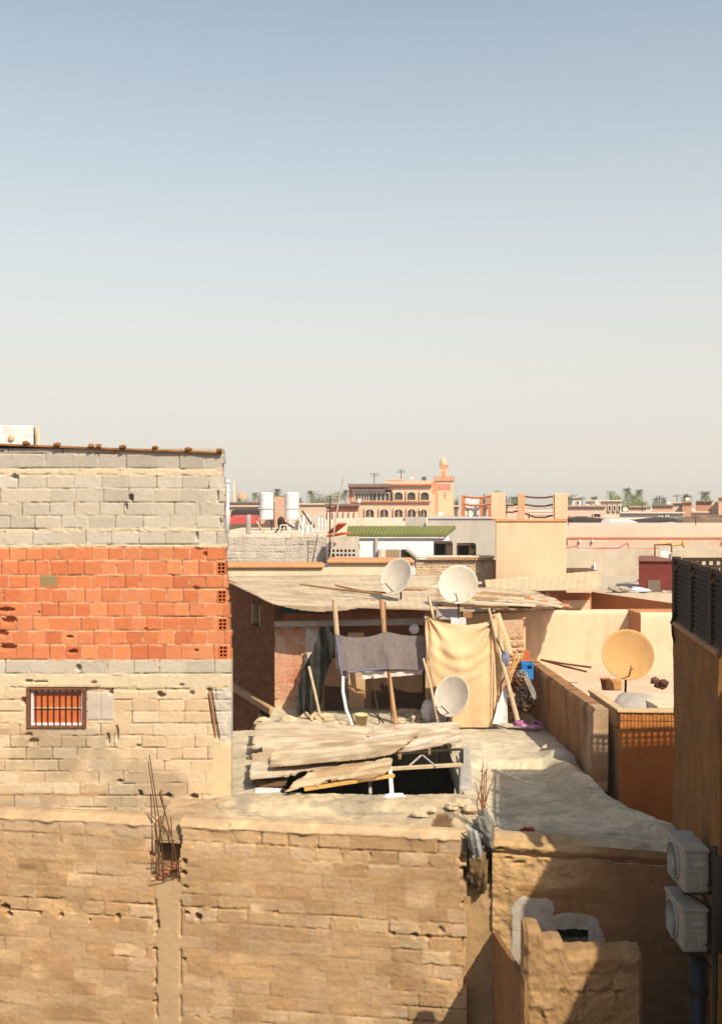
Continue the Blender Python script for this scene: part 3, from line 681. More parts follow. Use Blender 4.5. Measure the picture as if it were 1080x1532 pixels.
cp = MB(); cp.foot([tp(13.9, -.04), tp(10.89, -.04), tp(10.89, .22), tp(13.9, .22)][::-1], zc-.0, zc+.07); cp.build('coping', m_towerl, tw, bevel=.03)
# roof fence: louvred panels along the near edge, pierced panel along the far edge
fz0, fz1 = zc+.07, Zat(834, 13.86)
fen = MB(); fen.foot([tp(13.86, .02), tp(10.55, .02), tp(10.55, .06), tp(13.86, .06)][::-1], fz1-.06, fz1); fen.foot([tp(13.86, .02), tp(10.55, .02), tp(10.55, .06), tp(13.86, .06)][::-1], fz0, fz0+.05)
fence = fen.build('fence', m_fence, tw, bevel=.006)
for y in (13.8, 12.6, 11.4, 10.62):
    p = tp(y); MB().box(p[0]-.01, p[0]+.09, y-.05, y+.05, fz0-.04, fz1+.015).build('fence_post', m_fence, fence, bevel=.006)
sl = MB(); ns = 13
for i in range(ns):
    z = fz0+.07+(fz1-fz0-.15)*i/(ns-1)
    a0, a1 = tp(13.78, .035), tp(10.55, .035)
    sl.hexa([(a0[0]-.02, a0[1], z-.022), (a1[0]-.02, a1[1], z-.022), (a1[0]+.015, a1[1], z+.012), (a0[0]+.015, a0[1], z+.012)], [(a0[0]-.012, a0[1], z-.016), (a1[0]-.012, a1[1], z-.016), (a1[0]+.023, a1[1], z+.018), (a0[0]+.023, a0[1], z+.018)])
sl.build('louvre_panel', m_fence, fence)
bk = MB(); a = tp(13.86)
bk2 = MB(); a0, a1 = tp(13.78, .075), tp(10.55, .075)
bk2.hexa([(a0[0], a0[1], fz0+.052), (a1[0], a1[1], fz0+.052), (a1[0]+.012, a1[1], fz0+.052), (a0[0]+.012, a0[1], fz0+.052)], [(a0[0], a0[1], fz1-.062), (a1[0], a1[1], fz1-.062), (a1[0]+.012, a1[1], fz1-.062), (a0[0]+.012, a0[1], fz1-.062)])
bk2.build('backing_mat', m_fence, fence)
lx0 = a[0]+.12
bk.box(lx0, 9, 13.8, 13.84, fz1-.05, fz1); bk.box(lx0, 9, 13.8, 13.84, fz1-.33, fz1-.29); bk.box(lx0, 9, 13.8, 13.83, fz0-.12, fz1-.34)
for i in range(44):
    x = lx0+.02+i*.1; bk.box(x, x+.045, 13.805, 13.825, fz1-.29, fz1-.05)
bk.box(lx0, 9, 13.79, 13.804, fz1-.14, fz1-.10); bk.box(lx0, 9, 13.79, 13.804, fz1-.22, fz1-.19)
bk.build('lattice_panel', m_fence, fence)
# curved cable at the corner
cb = MB(); cb.tube([P(1010, 908, 13.75), P(1005, 930, 13.7), P(1006, 950, 13.7), P(1009, 962, 13.72)], .018, 7); cb.build('cable', m_iron, tw)
cb = MB(); cb.tube([P(1062, 965, 11.9), P(1073, 975, 11.7), P(1074, 1010, 11.65)], .015, 7); cb.build('cable', m_iron, tw)

# ---- air conditioners
m_ac = M('ac_casing', (.26, .24, .205), .06, 3, .5, .08, 30, c2=(.42, .38, .30), c2scale=4, c2amt=.5)
m_acg = M('ac_grille', (.35, .34, .31), .1, 5, .6, 0)
def ac(loc, label):
    t = thing('air_conditioner', loc, label, 'air conditioner', 'air conditioners on the ochre house')
    x, y, z = loc; D, Lh, Hh = .28, .66, .48     # box: x from -D to 0, y from 0 (near) to Lh
    MB().box(x-D, x, y, y+Lh, z, z+Hh).build('casing', m_ac, t, bevel=.025)
    MB().box(x-D-.012, x+.004, y-.01, y+Lh+.01, z+Hh-.03, z+Hh+.012).build('lid', m_ac, t, bevel=.012)
    g = MB(); cy, cz = y+Lh*.56, z+Hh*.5
    g.lathe([(.215, 0), (.215, .02), (.205, .024), (.205, 0)], (x-D-.001, cy, cz), (-1, 0, 0), 28)
    for k in range(1, 6): g.lathe([(.2*k/6, .004), (.2*k/6+.008, .016), (.2*k/6+.008, .004)], (x-D-.001, cy, cz), (-1, 0, 0), 24)
    for k in range(8):
        a_ = math.pi*k/8; g.tube([(x-D-.014, cy-.2*math.cos(a_), cz-.2*math.sin(a_)), (x-D-.014, cy+.2*math.cos(a_), cz+.2*math.sin(a_))], .004, 5)
    g.build('fan_grille', m_acg, t)
    MB().lathe([(0, .003), (.20, .003), (.20, .001)], (x-D-.0, cy, cz), (-1, 0, 0), 24).build('fan_opening', m_dark, t)
    sg = MB()
    for k in range(9): sg.box(x-D-.010, x-D+.001, y+.03, y+.11, z+.08+k*.042, z+.095+k*.042)
    sg.build('side_louvres', m_acg, t)
    sc_ = MB(); sc_.box(x-D*.42, x-D*.08, y-.03, y+.0, z+.04, z+.20); sc_.build('service_cover', m_ac, t, bevel=.01)
    h_ = MB(); h_.box(x-D*.62, x-D*.22, y-.012, y+.001, z+.30, z+.345); h_.build('handle', m_acg, t, bevel=.004)
    h2 = MB(); h2.box(x-D*.9, x-D*.05, y-.006, y+.001, z+.245, z+.255); h2.build('seam', m_acg, t)
    for yy_ in (y+.1, y+Lh-.1):
        br = MB(); br.box(x-D+.02, x+.24, yy_-.02, yy_+.02, z-.045, z-.005); br.box(x+.18, x+.22, yy_-.02, yy_+.02, z-.30, z-.046); br.tube([(x-D+.05, yy_, z-.03), (x+.19, yy_, z-.28)], .013, 6); br.build('bracket', m_iron, t)
    pp = MB(); pp.tube([(x-.05, y-.005, z+.11), (x+.01, y-.06, z+.09), (x+.06, y-.08, z-.02), (x+.1, y-.03, z-.08)], .018, 7); pp.build('hose', m_iron, t)
    return t
x1 = Xat(1061, 11.15)
ac((x1, 11.15, Zat(1337, 11.15)), 'upper of the two white air conditioner units on the shaded ochre wall')
ac((Xat(1059, 11.15), 11.15, Zat(1426, 11.15)), 'lower of the two white air conditioner units, above the wide black duct')
du = thing('duct', P(1044, 1532, 11.4), 'wide blue black duct running down below the lower air conditioner', 'duct')
dm = MB(); dm.tube([(Xat(1045, 11.4), 11.45, Zat(1434, 11.4)), (Xat(1044, 11.4), 11.45, H-8), (Xat(1044, 11.4), 11.45, .2)], .095, 14); dm.build('pipe', M('duct_black', (.012, .014, .022), .3, 4, .5, .1, 20), du, smooth=True)
for zz_ in (H-5.55, H-7.2): MB().lathe([(.1, 0), (.112, .004), (.112, .05), (.1, .054)], (Xat(1045, 11.4), 11.45, zz_), (0, 0, 1), 16).build('clamp', m_iron, du)
pi = thing('drain_pipe', P(1068, 1400, 11.0), 'thin black drain pipe on the ochre wall beside the air conditioners', 'pipe')
pm = MB(); pm.tube([(Xat(1064, 11.1), 11.0, Zat(1262, 11.1)), (Xat(1065, 11.1), 11.0, Zat(1500, 11.1)), (Xat(1065, 11.1), 11.0, 0.2)], .035, 10); pm.build('pipe', m_iron, pi, smooth=True)
MB().tube([(Xat(1074, 11), 10.95, Zat(1275, 11)), (Xat(1075, 11), 10.95, Zat(1420, 11))], .075, 10).build('bend', m_iron, pi, smooth=True)

# ================================================================ parapet, roof box and big ochre dish
m_par = M('parapet_mud', (1, 1, 1), .25, 2.2, .95, .5, 25, attr=True)
par = thing('parapet_wall', (3.78, 19.6, ZR), 'shaded earth parapet wall running back along the right of the roof terrace', 'wall')
q0 = Vector((3.62, 22.6, ZR-.1)); q1 = Vector((3.88, 16.8, ZR-.1))
def par_f(u, v, s, t):
    c = np.array(A(196, 140, 84))[None]*(.75+.45*fbm(u*2.2, v*1.2, 7))[:, None]
    c = c*(1-.35*sstep(.5, .7, fbm(u*5, v*1.0, 17)))[:, None]
    dr = sstep(.8, .95, s)*sstep(.4, .6, fbm(u*8, v*2, 5)); c = c*(1-dr[:, None])+np.array(A(220, 180, 130))[None]*dr[:, None]
    return .07*(fbm(u*2, v*2, 9)-.5)+.03*(fbm(u*9, v*9, 4)-.5)-.05*sstep(.93, 1, t), c
zf, zn = Zat(984, 22.6)-ZR+.1, Zat(1061, 16.8)-ZR+.1
hf('wall', m_par, par, q0, q1, q0+Vector((0, 0, zf)), q1+Vector((0, 0, zn)), 170, 40, par_f, back=.26)
bc = MB(); bc.hexa([(3.68, 22.6, ZR-.3), (3.94, 16.82, ZR-.3), (4.14, 16.82, ZR-.3), (3.9, 22.6, ZR-.3)], [(3.68, 22.6, q0.z+zf-.02), (3.94, 16.82, q1.z+zn-.02), (4.14, 16.82, q1.z+zn-.01), (3.9, 22.6, q0.z+zf-.01)])
bc.build('core', M('parapet_top', A(222, 172, 118), .2, 4, .95, .4, 25), par, bevel=.02)
bx = thing('roof_box_house', (5.2, 17.5, ZR), 'small roof house with a band of upright bricks below its flat parapet', 'house')
m_box = M('box_orange', A(205, 118, 48), .12, 1.5, .95, .3, 18, c2=A(190, 140, 70), c2scale=.8, c2amt=.5)
m_boxs = M('box_side', A(188, 146, 96), .15, 2, .95, .35, 20)
e0 = Vector((4.29, 16.7, 0)); e1 = Vector((4.2, 18.45, 0)); zb = Zat(1062, 16.7)
b = MB(); b.foot([(4.29, 16.7), (8, 16.5), (8, 20), (4.2, 18.45)], H-7, zb-.33); b.build('wall', m_box, bx)
b = MB(); b.foot([(4.282, 16.72), (4.30, 16.72), (4.21, 18.45), (4.19, 18.45)], H-6.9, zb-.334); b.build('side_plaster', m_boxs, bx)
fr = MB(); k = 0; x = 4.31
while x < 6.6:
    y = 16.7-(x-4.29)*.054
    for (za, zb_) in ((zb-.325, zb-.19), (zb-.175, zb-.045)):
        fr.box(x, x+.052, y-.012+.004*(k % 3), y+.1, za, zb_)
    x += .06; k += 1
fr.build('brick_band', M('band_brick', A(206, 130, 62), .25, 8, .95, .4, 30), bx)
b = MB(); b.foot([(4.33, 16.72), (8, 16.53), (8, 16.75), (4.33, 16.93)], zb-.329, zb-.043); b.build('band_back', m_box, bx)
b = MB(); b.foot([(4.26, 16.66), (8, 16.46), (8, 16.72), (4.40, 16.90)], zb-.042, zb+.0); b.foot([(4.26, 16.66), (4.40, 16.904), (4.32, 18.45), (4.17, 18.45)], zb-.04, [zb+.003, zb+.003, zb+.02, zb+.02]); b.foot([(4.28, 16.9), (4.38, 16.9), (4.3, 18.45), (4.2, 18.45)], zb-.33, zb-.041)
b.build('parapet', M('parapet_cream', A(236, 196, 140), .15, 3, .95, .35, 25), bx, bevel=.012)
b = MB(); b.foot([(4.38, 16.92), (8, 16.7), (8, 20.2), (4.3, 18.5)], zb-.36, zb-.24); b.build('roof', M('roof_grey', A(226, 204, 162), .2, 2, .95, .4, 20), bx)
ms = MB(); ms.lump((4.95, 18.0, zb-.18), (.42, .5, .22), 3, 3, .12); ms.build('cement_mound', m_grey, bx, smooth=True)
mb_ = MB(); mb_.foot([(5.05, 17.1), (6.2, 17.0), (6.2, 18.3), (4.95, 18.3)], zb-.24, zb-.02); mb_.build('skylight_curb', m_cream, bx, bevel=.02)

def dish(name, c, dia, axis, label, cat='satellite dish', mat=None, mast=None, arm=True, sx=1.0, group='satellite dishes'):
    """parabolic reflector centred on c that looks along axis, on a pole standing at mast"""
    c = Vector(c); ax = Vector(axis).normalized(); R = dia/2
    base = Vector(mast) if mast else c-Vector((0, 0, R))
    t = thing(name, base, label, cat, group)
    n = 10; dp = dia*.10
    prof = [(R*i/n, dp*(i/n)**2-dp) for i in range(n+1)]
    rim = [(R*1.0, 0), (R*1.012, -.004), (R*1.012, -.02), (R*.99, -.018)]
    backp = [(R*i/n, dp*(i/n)**2-dp-.014) for i in range(n-1, -1, -1)]
    m = MB(); m.lathe(prof+rim+backp, c, ax, 48, sx=sx); m.build('reflector', mat, t, smooth=True)
    bk = MB(); b0 = c-ax*(dp+.01); bk.lathe([(0, 0), (.07, 0), (.07, -.05), (0, -.05)], b0, ax, 12); bk.build('mount', m_iron, t)
    pole = MB(); pj = b0-ax*.06
    pole.tube([pj+ax*.02, pj-ax*.02+Vector((0, 0, -.05)), Vector((base.x+(pj.x-base.x)*.3, base.y+(pj.y-base.y)*.3, base.z+(pj.z-base.z)*.5)), base], .022, 8); pole.build('mast', m_iron, t)
    if arm:
        a_ = MB(); low_ = c+Vector((0, 0, -R*.98)); f_ = c+ax*(R*.95)+Vector((0, 0, -R*.62))
        a_.tube([low_-ax*.01, f_], .012, 6); a_.build('feed_arm', m_iron, t)
        l_ = MB(); l_.lathe([(0, 0), (.03, 0), (.028, .05), (.02, .10), (0, .10)], f_, (c-f_).normalized()*-1, 10); l_.build('receiver', mat, t)
    return t
m_dish = M('dish_white', A(240, 222, 188), .05, 3, .6, .08, 20, c2=A(226, 196, 150), c2scale=2.2, c2amt=.45)
m_dishy = M('dish_ochre', A(222, 168, 100), .07, 3, .75, .1, 30, c2=A(214, 154, 84), c2scale=2.0, c2amt=.4)
Yd = 18.3
dish('satellite_dish', P(939, 979, Yd), 76*Yd/F, (-.10, -.9, .3), 'large ochre painted satellite dish on the small roof house at the right', mat=m_dishy, mast=P(935, 1040, Yd+.15))
# rods and scraps on the neighbouring roof
m_pinkfl = M('pink_roof', A(250, 212, 166), .1, 1.2, .95, .3, 18, c2=A(236, 182, 130), c2scale=.8, c2amt=.5)
nr = thing('terrace_house', (6, 24, 6), 'peach plastered neighbouring roof with a bright lit back parapet behind the ochre dish', 'house')
zfl = H-3.95
b = MB(); b.foot([(3.9, 17.2), (4.15, 18.6), (12, 21), (12, 30), (3.6, 30), (3.7, 22)], H-7.5, zfl); b.build('roof', m_pinkfl, nr)
def wl(name, x0, x1, y, z0, z1, mat, th=.25, par_=nr, dy=0):
    def ff(u, v, s, t): return .03*(fbm(u*1.5, v*1.5, 3)-.5)+.012*(fbm(u*8, v*8, 3)-.5)-.04*sstep(.95, 1, t)+.02*(vnoise(u*3, v*0, 2)-.5), None
    return hf(name, mat, par_, (x0, y, z0), (x1, y+dy, z0), (x0, y, z1), (x1, y+dy, z1), 80, 24, ff, back=th, N=(0, -1, 0))
m_orw = M('peach_wall', A(254, 218, 168), .07, 1.5, .95, .25, 18, c2=A(246, 202, 146), c2scale=.9, c2amt=.5)
Yw = 25.2
wl('parapet', Xat(752, Yw), Xat(953, Yw), Yw, zfl-.2, Zat(913, Yw), m_orw)
b = MB(); b.foot([(Xat(752, Yw)+.02, Yw+.03), (Xat(953, Yw)-.01, Yw+.03), (Xat(953, Yw)-.01, Yw+.3), (Xat(752, Yw)+.02, Yw+.3)], H-6, Zat(915, Yw)); b.build('parapet_core', m_orw, nr)
Yw2 = 24.2
wl('side_parapet', Xat(958, Yw2), Xat(1030, Yw2), Yw2, zfl-.2, Zat(917, Yw2), m_orw, dy=-.1)
b = MB(); b.foot([(Xat(957, Yw2), Yw2+.04), (Xat(1060, Yw2), Yw2-.05), (Xat(1060, Yw2), Yw2+1.2), (Xat(957, Yw2), Yw2+1.2)], zfl-.2, Zat(918.5, Yw2)); b.build('pier', M('pier_orange', A(232, 150, 88), .15, 2, .95, .3, 20), nr)
rods = []
for k, (a, c) in enumerate((((808, 987), (884, 1003)), ((812, 989), (877, 1010)))):
    pa = P(a[0], a[1], 22.6+k*.1); pb = P(c[0], c[1], 22.0+k*.05); pa.z = Zat(a[1], 22.6); pb.z = Zat(c[1], 21.6)
    m = MB(); pa.z = max(pa.z, zfl+.04); pb.z = max(pb.z, zfl+.03)
    m.tube([pa, (pa+pb)/2+Vector((0, 0, -.01)), pb], .022, 7)
    tag(m.build('iron_rod', m_rebar), ('upper' if k == 0 else 'lower')+' of the two rusty rods lying on the peach roof behind the parapet', 'rod', 'rusty rods on the peach roof')
for k, (px, py, w, hh, lab, mt_) in enumerate(((905, 1025, .09, .22, 'small terracotta pot left of the ochre dish mast on the roof edge', M('terracotta', A(220, 130, 70), .2, 5, .9, .2, 30)), (911, 1025, .16, .2, 'squat clay block beside the ochre dish mast', M('clay', A(226, 160, 90), .2, 5, .9, .2, 30)))):
    Y_ = 19.3; p = P(px+ (0 if k == 0 else 5), py+8, Y_)
    p.z = Zat(1032, Y_)
    if k == 0:
        m = MB(); m.lathe([(0, 0), (w*.7, 0), (w, hh*.8), (w*1.1, hh*.8), (w*1.1, hh), (w*.9, hh), (w*.6, .1), (0, .1)], p, (0, 0, 1), 14); tag(m.build('clay_pot', mt_, smooth=True), lab, 'pot')
    else:
        m = MB(); m.box(p.x-w, p.x+w, p.y-.1, p.y+.1, p.z, p.z+hh); tag(m.build('clay_block', mt_, bevel=.03), lab, 'block')
p = P(986, 1030, 19.0); m = MB()
for k in range(7): m.lump(p+Vector((.1*math.sin(k*2.2), .08*math.cos(k*1.9), .05+.05*(k % 3))), (.09, .08, .07), k, 1, .4)
tag(m.build('rubbish_heap', M('scrap_dark', A(120, 80, 60), .5, 8, .9, .4, 30)), 'small dark heap of scraps on the curb right of the ochre dish', 'rubbish')

# ================================================================ bundle and twigs at the wall corner
m_cloth = M('grey_cloth', A(150, 142, 120), .35, 4, .95, .4, 30, c2=A(96, 92, 80), c2scale=5, c2amt=.8)
m_clothl = M('pale_cloth', A(190, 188, 172), .25, 5, .95, .4, 30)
m_net = M('brown_net', A(140, 108, 66), .4, 8, .95, .5, 40)
bd = thing('cloth_bundle', P(718, 1330, 13.5), 'tangled bundle of dusty grey cloth hanging over the notch at the wall corner', 'cloth bundle')
m = MB(); m.lump(P(716, 1262, 13.6), (.12, .10, .24), 1, 4, .42, 2.2); m.lump(P(722, 1238, 13.62), (.13, .10, .17), 2, 4, .5, 2.4); m.build('cloth', m_cloth, bd, smooth=True)
def drape(nm, mat, tl, tr_, bl, br, sd, y):
    def ff(u, v, s, t): 
        return .025*np.sin((s*1.3+.9*fbm(u*4, v*4, sd))*2*math.pi)+.12*(fbm(u*5, v*6, sd+1, 3)-.5)+.10*np.sin(s*math.pi)*np.sin(t*math.pi), None
    hf(nm, mat, bd, P(bl[0], bl[1], y), P(br[0], br[1], y), P(tl[0], tl[1], y), P(tr_[0], tr_[1], y), 40, 60, ff, lambda u, v, s, t: np.minimum(np.minimum(s, 1-s)*1.5, np.minimum(t, 1-t)) > .16*fbm(u*9, v*9, sd+5)-.02, back=.006, N=(0, -1, 0))
drape('fold', m_clothl, (699, 1232), (718, 1240), (706, 1286), (722, 1290), 3, 13.47)
drape('fold', m_cloth, (714, 1214), (738, 1232), (716, 1262), (739, 1272), 5, 13.46)
drape('fold', m_cloth, (697, 1240), (709, 1246), (700, 1272), (712, 1280), 8, 13.42)
drape('net_strip', m_net, (700, 1276), (728, 1270), (704, 1322), (722, 1330), 11, 13.46)
drape('net_strip', m_net, (710, 1290), (732, 1280), (716, 1342), (728, 1336), 14, 13.5)
m = MB(); m.lump(P(713, 1300, 13.58), (.10, .09, .2), 5, 4, .5, 3); m.build('net_lump', m_net, bd, smooth=True)
tws = thing('dry_twigs', P(722, 1235, 13.9), 'dry reddish twigs standing up out of the grey cloth bundle', 'twigs')
m_twig = M('twig', A(176, 108, 62), .3, 10, .9, .2, 40)
rng_ = random.Random(4)
m = MB()
for (a, mid, e) in (((721, 1240), (720, 1180), (722, 1136)), ((724, 1240), (726, 1185), (728, 1140)), ((719, 1238), (713, 1200), (722, 1166)), ((722, 1215), (730, 1185), (740, 1158)), ((722, 1210), (716, 1192), (710, 1170)), ((724, 1240), (722, 1200), (725, 1152))):
    m.tube([P(a[0], a[1], 13.9), P(mid[0], mid[1], 13.9+.1*rng_.random()), P(e[0], e[1], 13.95)], [.012, .009, .004], 5)
for k in range(26):
    t_ = rng_.random(); y_ = 1150+80*t_; x_ = 722+rng_.uniform(-4, 4)
    m.tube([P(x_, y_, 13.9), P(x_+rng_.uniform(-9, 9), y_-rng_.uniform(6, 16), 13.9+rng_.uniform(-.1, .1))], [.005, .002], 4)
m.build('stems', m_twig, tws)
m = MB()
for k in range(10): m.lump(Vector((2.30+rng_.uniform(-.08, .08), 13.95+rng_.uniform(-.05, .05), ZR-.04+rng_.uniform(.0, .05))), (.04, .03, .03), k, 1, .4)
tag(m.build('red_rag', M('red_rag', A(190, 66, 40), .3, 6, .9, .3, 30)), 'crumpled dark red rag lying on the shaded terrace near its front edge', 'rag')
# ================================================================ hatch cover of old sheets over a steel frame
m_sheet = M('weathered_sheet', (1, 1, 1), .10, 3, .95, .5, 30, attr=True)
def sheet_cols(u, v, s, t, sd, base=(226, 200, 152), dk=(176, 142, 98)):
    w = fbm(u*2.2, v*3.6, sd, 5); e = np.clip(sstep(.42, .66, w)*.7+.18*sstep(.3, .0, np.abs(np.sin(v/.085*math.pi))), 0, 1)[:, None]
    c = np.array(A(*base))[None]*(1-e)+np.array(A(*dk))[None]*e
    edge = np.minimum(np.minimum(s, 1-s)*3, np.minimum(t, 1-t)*1.6)
    d = sstep(.10, .0, edge+.12*(fbm(u*5, v*5, sd+3)-.5))[:, None]*.45
    return c*(1-d)+np.array(A(150, 108, 66))[None]*d
def sheet(name, label, corners, nu, nv, seed, amp=.03, waves=9, wamp=.02, rag=.03, group=None, cat='roof sheet', base=(246, 220, 176), dk=(206, 170, 122), sag=0, th=.007, axis='v', mat=None):
    P00, P10, P01, P11 = corners
    def ff(u, v, s, t):
        q = t if axis == 'v' else s
        h = wamp*np.sin(q*waves*2*math.pi)+amp*(fbm(u*.8, v*1.6, seed, 3)-.5)*1.6+amp*.9*(fbm(u*2.2, v*9, seed+2, 4)-.5)-.02*sstep(.03, .0, np.abs(t-.35-.3*fbm(u*1.3, u*0, seed+6)))*sstep(.4, .6, vnoise(u*2, u*0, seed))-sag*(1-(2*s-1)**2)
        return h, sheet_cols(u, v, s, t, seed, base, dk)
    def mk(u, v, s, t):
        n = fbm(u*4, v*4, seed+7, 5); n2 = vnoise(u*1.1+v*1.1, u*0, seed+4)
        e = np.minimum(np.minimum(u, u.max()-u), np.minimum(v, v.max()-v))
        return e > rag*(n*2.2-.6+n2*.6)+.16*sstep(.64, .72, vnoise(u*2.3+3*v, v*1.1, seed+9))*sstep(.35, .6, n)
    o = hf(name, mat or m_sheet, None, P00, P10, P01, P11, nu, nv, ff, mk, back=th)
    return tag(o, label, cat, group)
Gs = 'old sheets covering the roof hatch'
def PZ(px, py, z):
    """point of height z (relative to the camera) seen at px, py"""
    Y = -z*F/(py-HOR); return Vector(((px-540)/F*Y, Y, H+z))
sheet('roof_sheet', 'largest weathered fibre sheet lying across the back of the roof hatch', (PZ(370, 1166, -4.18), PZ(575, 1139, -4.24), PZ(380, 1079, -4.16), PZ(597, 1086, -4.12)), 150, 90, 3, .05, 3, .004, .035, Gs)
sheet('roof_sheet', 'weathered sheet at the right end of the hatch, its front edge above the steel frame', (PZ(520, 1141, -4.20), PZ(691, 1110, -4.16), PZ(560, 1084, -4.09), PZ(690, 1079, -4.10)), 120, 80, 6, .045, 3, .004, .03, Gs, base=(248, 222, 180), dk=(196, 162, 116))
sheet('roof_sheet', 'narrow curled sheet lapped over the front of the large hatch sheet', (PZ(395, 1150, -4.11), PZ(588, 1132, -4.12), PZ(405, 1118, -4.08), PZ(640, 1094, -4.07)), 130, 50, 9, .05, 2, .02, .08, Gs, base=(232, 204, 158), dk=(176, 140, 98))
sheet('roof_sheet', 'tilted torn sheet propped at the front of the hatch over the dark gap', (PZ(424, 1186, -4.34), PZ(586, 1159, -4.15), PZ(455, 1150, -4.13), PZ(592, 1131, -4.07)), 120, 60, 12, .04, 3, .018, .07, Gs, base=(226, 196, 146), dk=(184, 142, 92))
sheet('roof_sheet', 'short dark brown scrap of sheet hanging under the left front edge of the hatch cover', (PZ(372, 1176, -4.40), PZ(432, 1180, -4.38), PZ(374, 1152, -4.25), PZ(440, 1150, -4.25)), 50, 30, 15, .05, 1, .03, .06, Gs, base=(158, 120, 76), dk=(112, 80, 50))
m_plankY = M('yellow_plank', A(236, 176, 90), .2, 6, .9, .3, 40)
def beam(name, a, b, w, h, mat, label, cat='board', group=None, parent=None):
    a = Vector(a); b = Vector(b); d = (b-a).normalized(); s = d.cross(Vector((0, 0, 1)))
    s = s.normalized() if s.length > 1e-3 else Vector((1, 0, 0)); u = s.cross(d).normalized(); s = s*w/2; u = u*h/2
    m = MB(); m.hexa([a-s-u, a+s-u, b+s-u, b-s-u], [a-s+u, a+s+u, b+s+u, b-s+u])
    o = m.build(name, mat, parent, bevel=min(w, h)*.15)
    return tag(o, label, cat, group) if label else o
beam('wood_plank', PZ(455, 1181, -4.33), PZ(590, 1160, -4.19), .06, .05, m_plankY, 'yellowish plank under the front edge of the tilted hatch sheet', group='planks under the hatch sheets')
beam('wood_plank', PZ(495, 1171, -4.30), PZ(560, 1166, -4.20), .05, .04, m_wood, 'short brown plank behind the yellowish one under the tilted hatch sheet', group='planks under the hatch sheets')
# steel frame of the hatch
fr = thing('hatch_frame', (1.0, 16.5, ZR), 'rusty steel frame with two slanting braces standing open over the dark roof hatch', 'frame')
def fbar(a, b, w=.045, mat=m_woodp, nm='rail'): return beam(nm, a, b, w, w, mat, None, parent=fr)
fbar(PZ(586, 1150, -4.28), PZ(690, 1144, -4.28), .06)
fbar(PZ(590, 1128, -4.16), PZ(688, 1121, -4.16), .04, m_iron)
fbar(PZ(612, 1146, -4.27), PZ(630, 1130, -4.16), .025, m_grey, 'brace'); fbar(PZ(652, 1147, -4.27), PZ(632, 1130, -4.16), .025, m_grey, 'brace')
fbar(PZ(598, 1134, -4.20), PZ(598, 1124, -4.16), .06, m_wood, 'bracket'); fbar(PZ(642, 1128, -4.18), PZ(642, 1121, -4.15), .05, m_wood, 'bracket')
fbar(PZ(691, 1140, -4.26), PZ(691, 1122, -4.16), .05, m_iron, 'post'); fbar(PZ(686, 1149, -4.42), PZ(684, 1130, -4.2), .05, m_grey, 'post')
fbar(PZ(586, 1190, -4.46), PZ(583, 1148, -4.27), .07, m_white, 'post'); fbar(PZ(554, 1188, -4.47), PZ(553, 1162, -4.3), .05, m_grey, 'post')
m = MB(); m.lump(PZ(592, 1191, -4.43), (.13, .08, .05), 3, 2, .4); m.lump(PZ(581, 1193, -4.44), (.09, .07, .04), 5, 2, .4); tag(m.build('plaster_lump', m_white), 'white lump of plaster on the curb at the front post of the hatch', 'plaster lump')
m = MB(); m.box(*(lambda p: (p.x-.24, p.x+.2, p.y-.12, p.y+.14, p.z, p.z+.05))(PZ(404, 1185, -4.46)), rz=.12); tag(m.build('stone_slab', m_white, bevel=.02), 'pale flat stone slab on the curb below the left corner of the hatch cover', 'slab')
m = MB(); q = PZ(424, 1184, -4.42); m.lathe([(.0, 0), (.05, 0), (.05, .16), (.04, .16), (.04, .02), (0, .02)], q, (.35, -.9, .1), 14); tag(m.build('pipe_stub', m_iron), 'open end of a dark pipe at the left front corner of the tilted hatch sheet', 'pipe')
m = MB(); a = PZ(688, 1188, -4.46); m.foot([(1.52, 15.6), (1.72, 15.6), (1.98, 18.2), (1.80, 18.2)], ZR-.2, ZR+.14); 
tag(m.build('cement_curb', m_grey, bevel=.04), 'low grey cement curb along the right side of the roof hatch', 'curb')
# stones and rubble on the roof edge
rng_ = random.Random(12)
m_stone = M('stone_pale', A(232, 202, 154), .2, 5, .95, .4, 30)
for k, (px, py, r) in enumerate(((628, 1216, .10), (640, 1210, .09), (690, 1203, .12), (704, 1210, .10), (676, 1206, .08))):
    m = MB(); m.lump(PZ(px, py, -4.42), (r*1.3, r, r*.6), k+20, 2, .35)
    tag(m.build('rubble_stone', m_stone), ['small pale stone at the left end of the crumbled roof edge right of the hatch', 'pale stone beside the left end of the crumbled roof edge', 'largest pale stone near the twigs on the crumbled roof edge', 'pale stone at the right end of the crumbled roof edge, next to the twigs', 'pale stone above the dark patch in the crumbled roof edge'][k], 'stone', 'stones on the crumbled roof edge')

# ================================================================ shack
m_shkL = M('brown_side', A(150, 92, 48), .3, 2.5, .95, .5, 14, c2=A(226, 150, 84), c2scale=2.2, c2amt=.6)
m_shkB = M('shack_masonry', (1, 1, 1), .15, 4, .95, .4, 30, attr=True)
sh = thing('shack', (-.4, 23.5, ZR), 'rooftop brick shack with a bent sheet roof and an open cluttered front', 'shack')
YS = 22.3
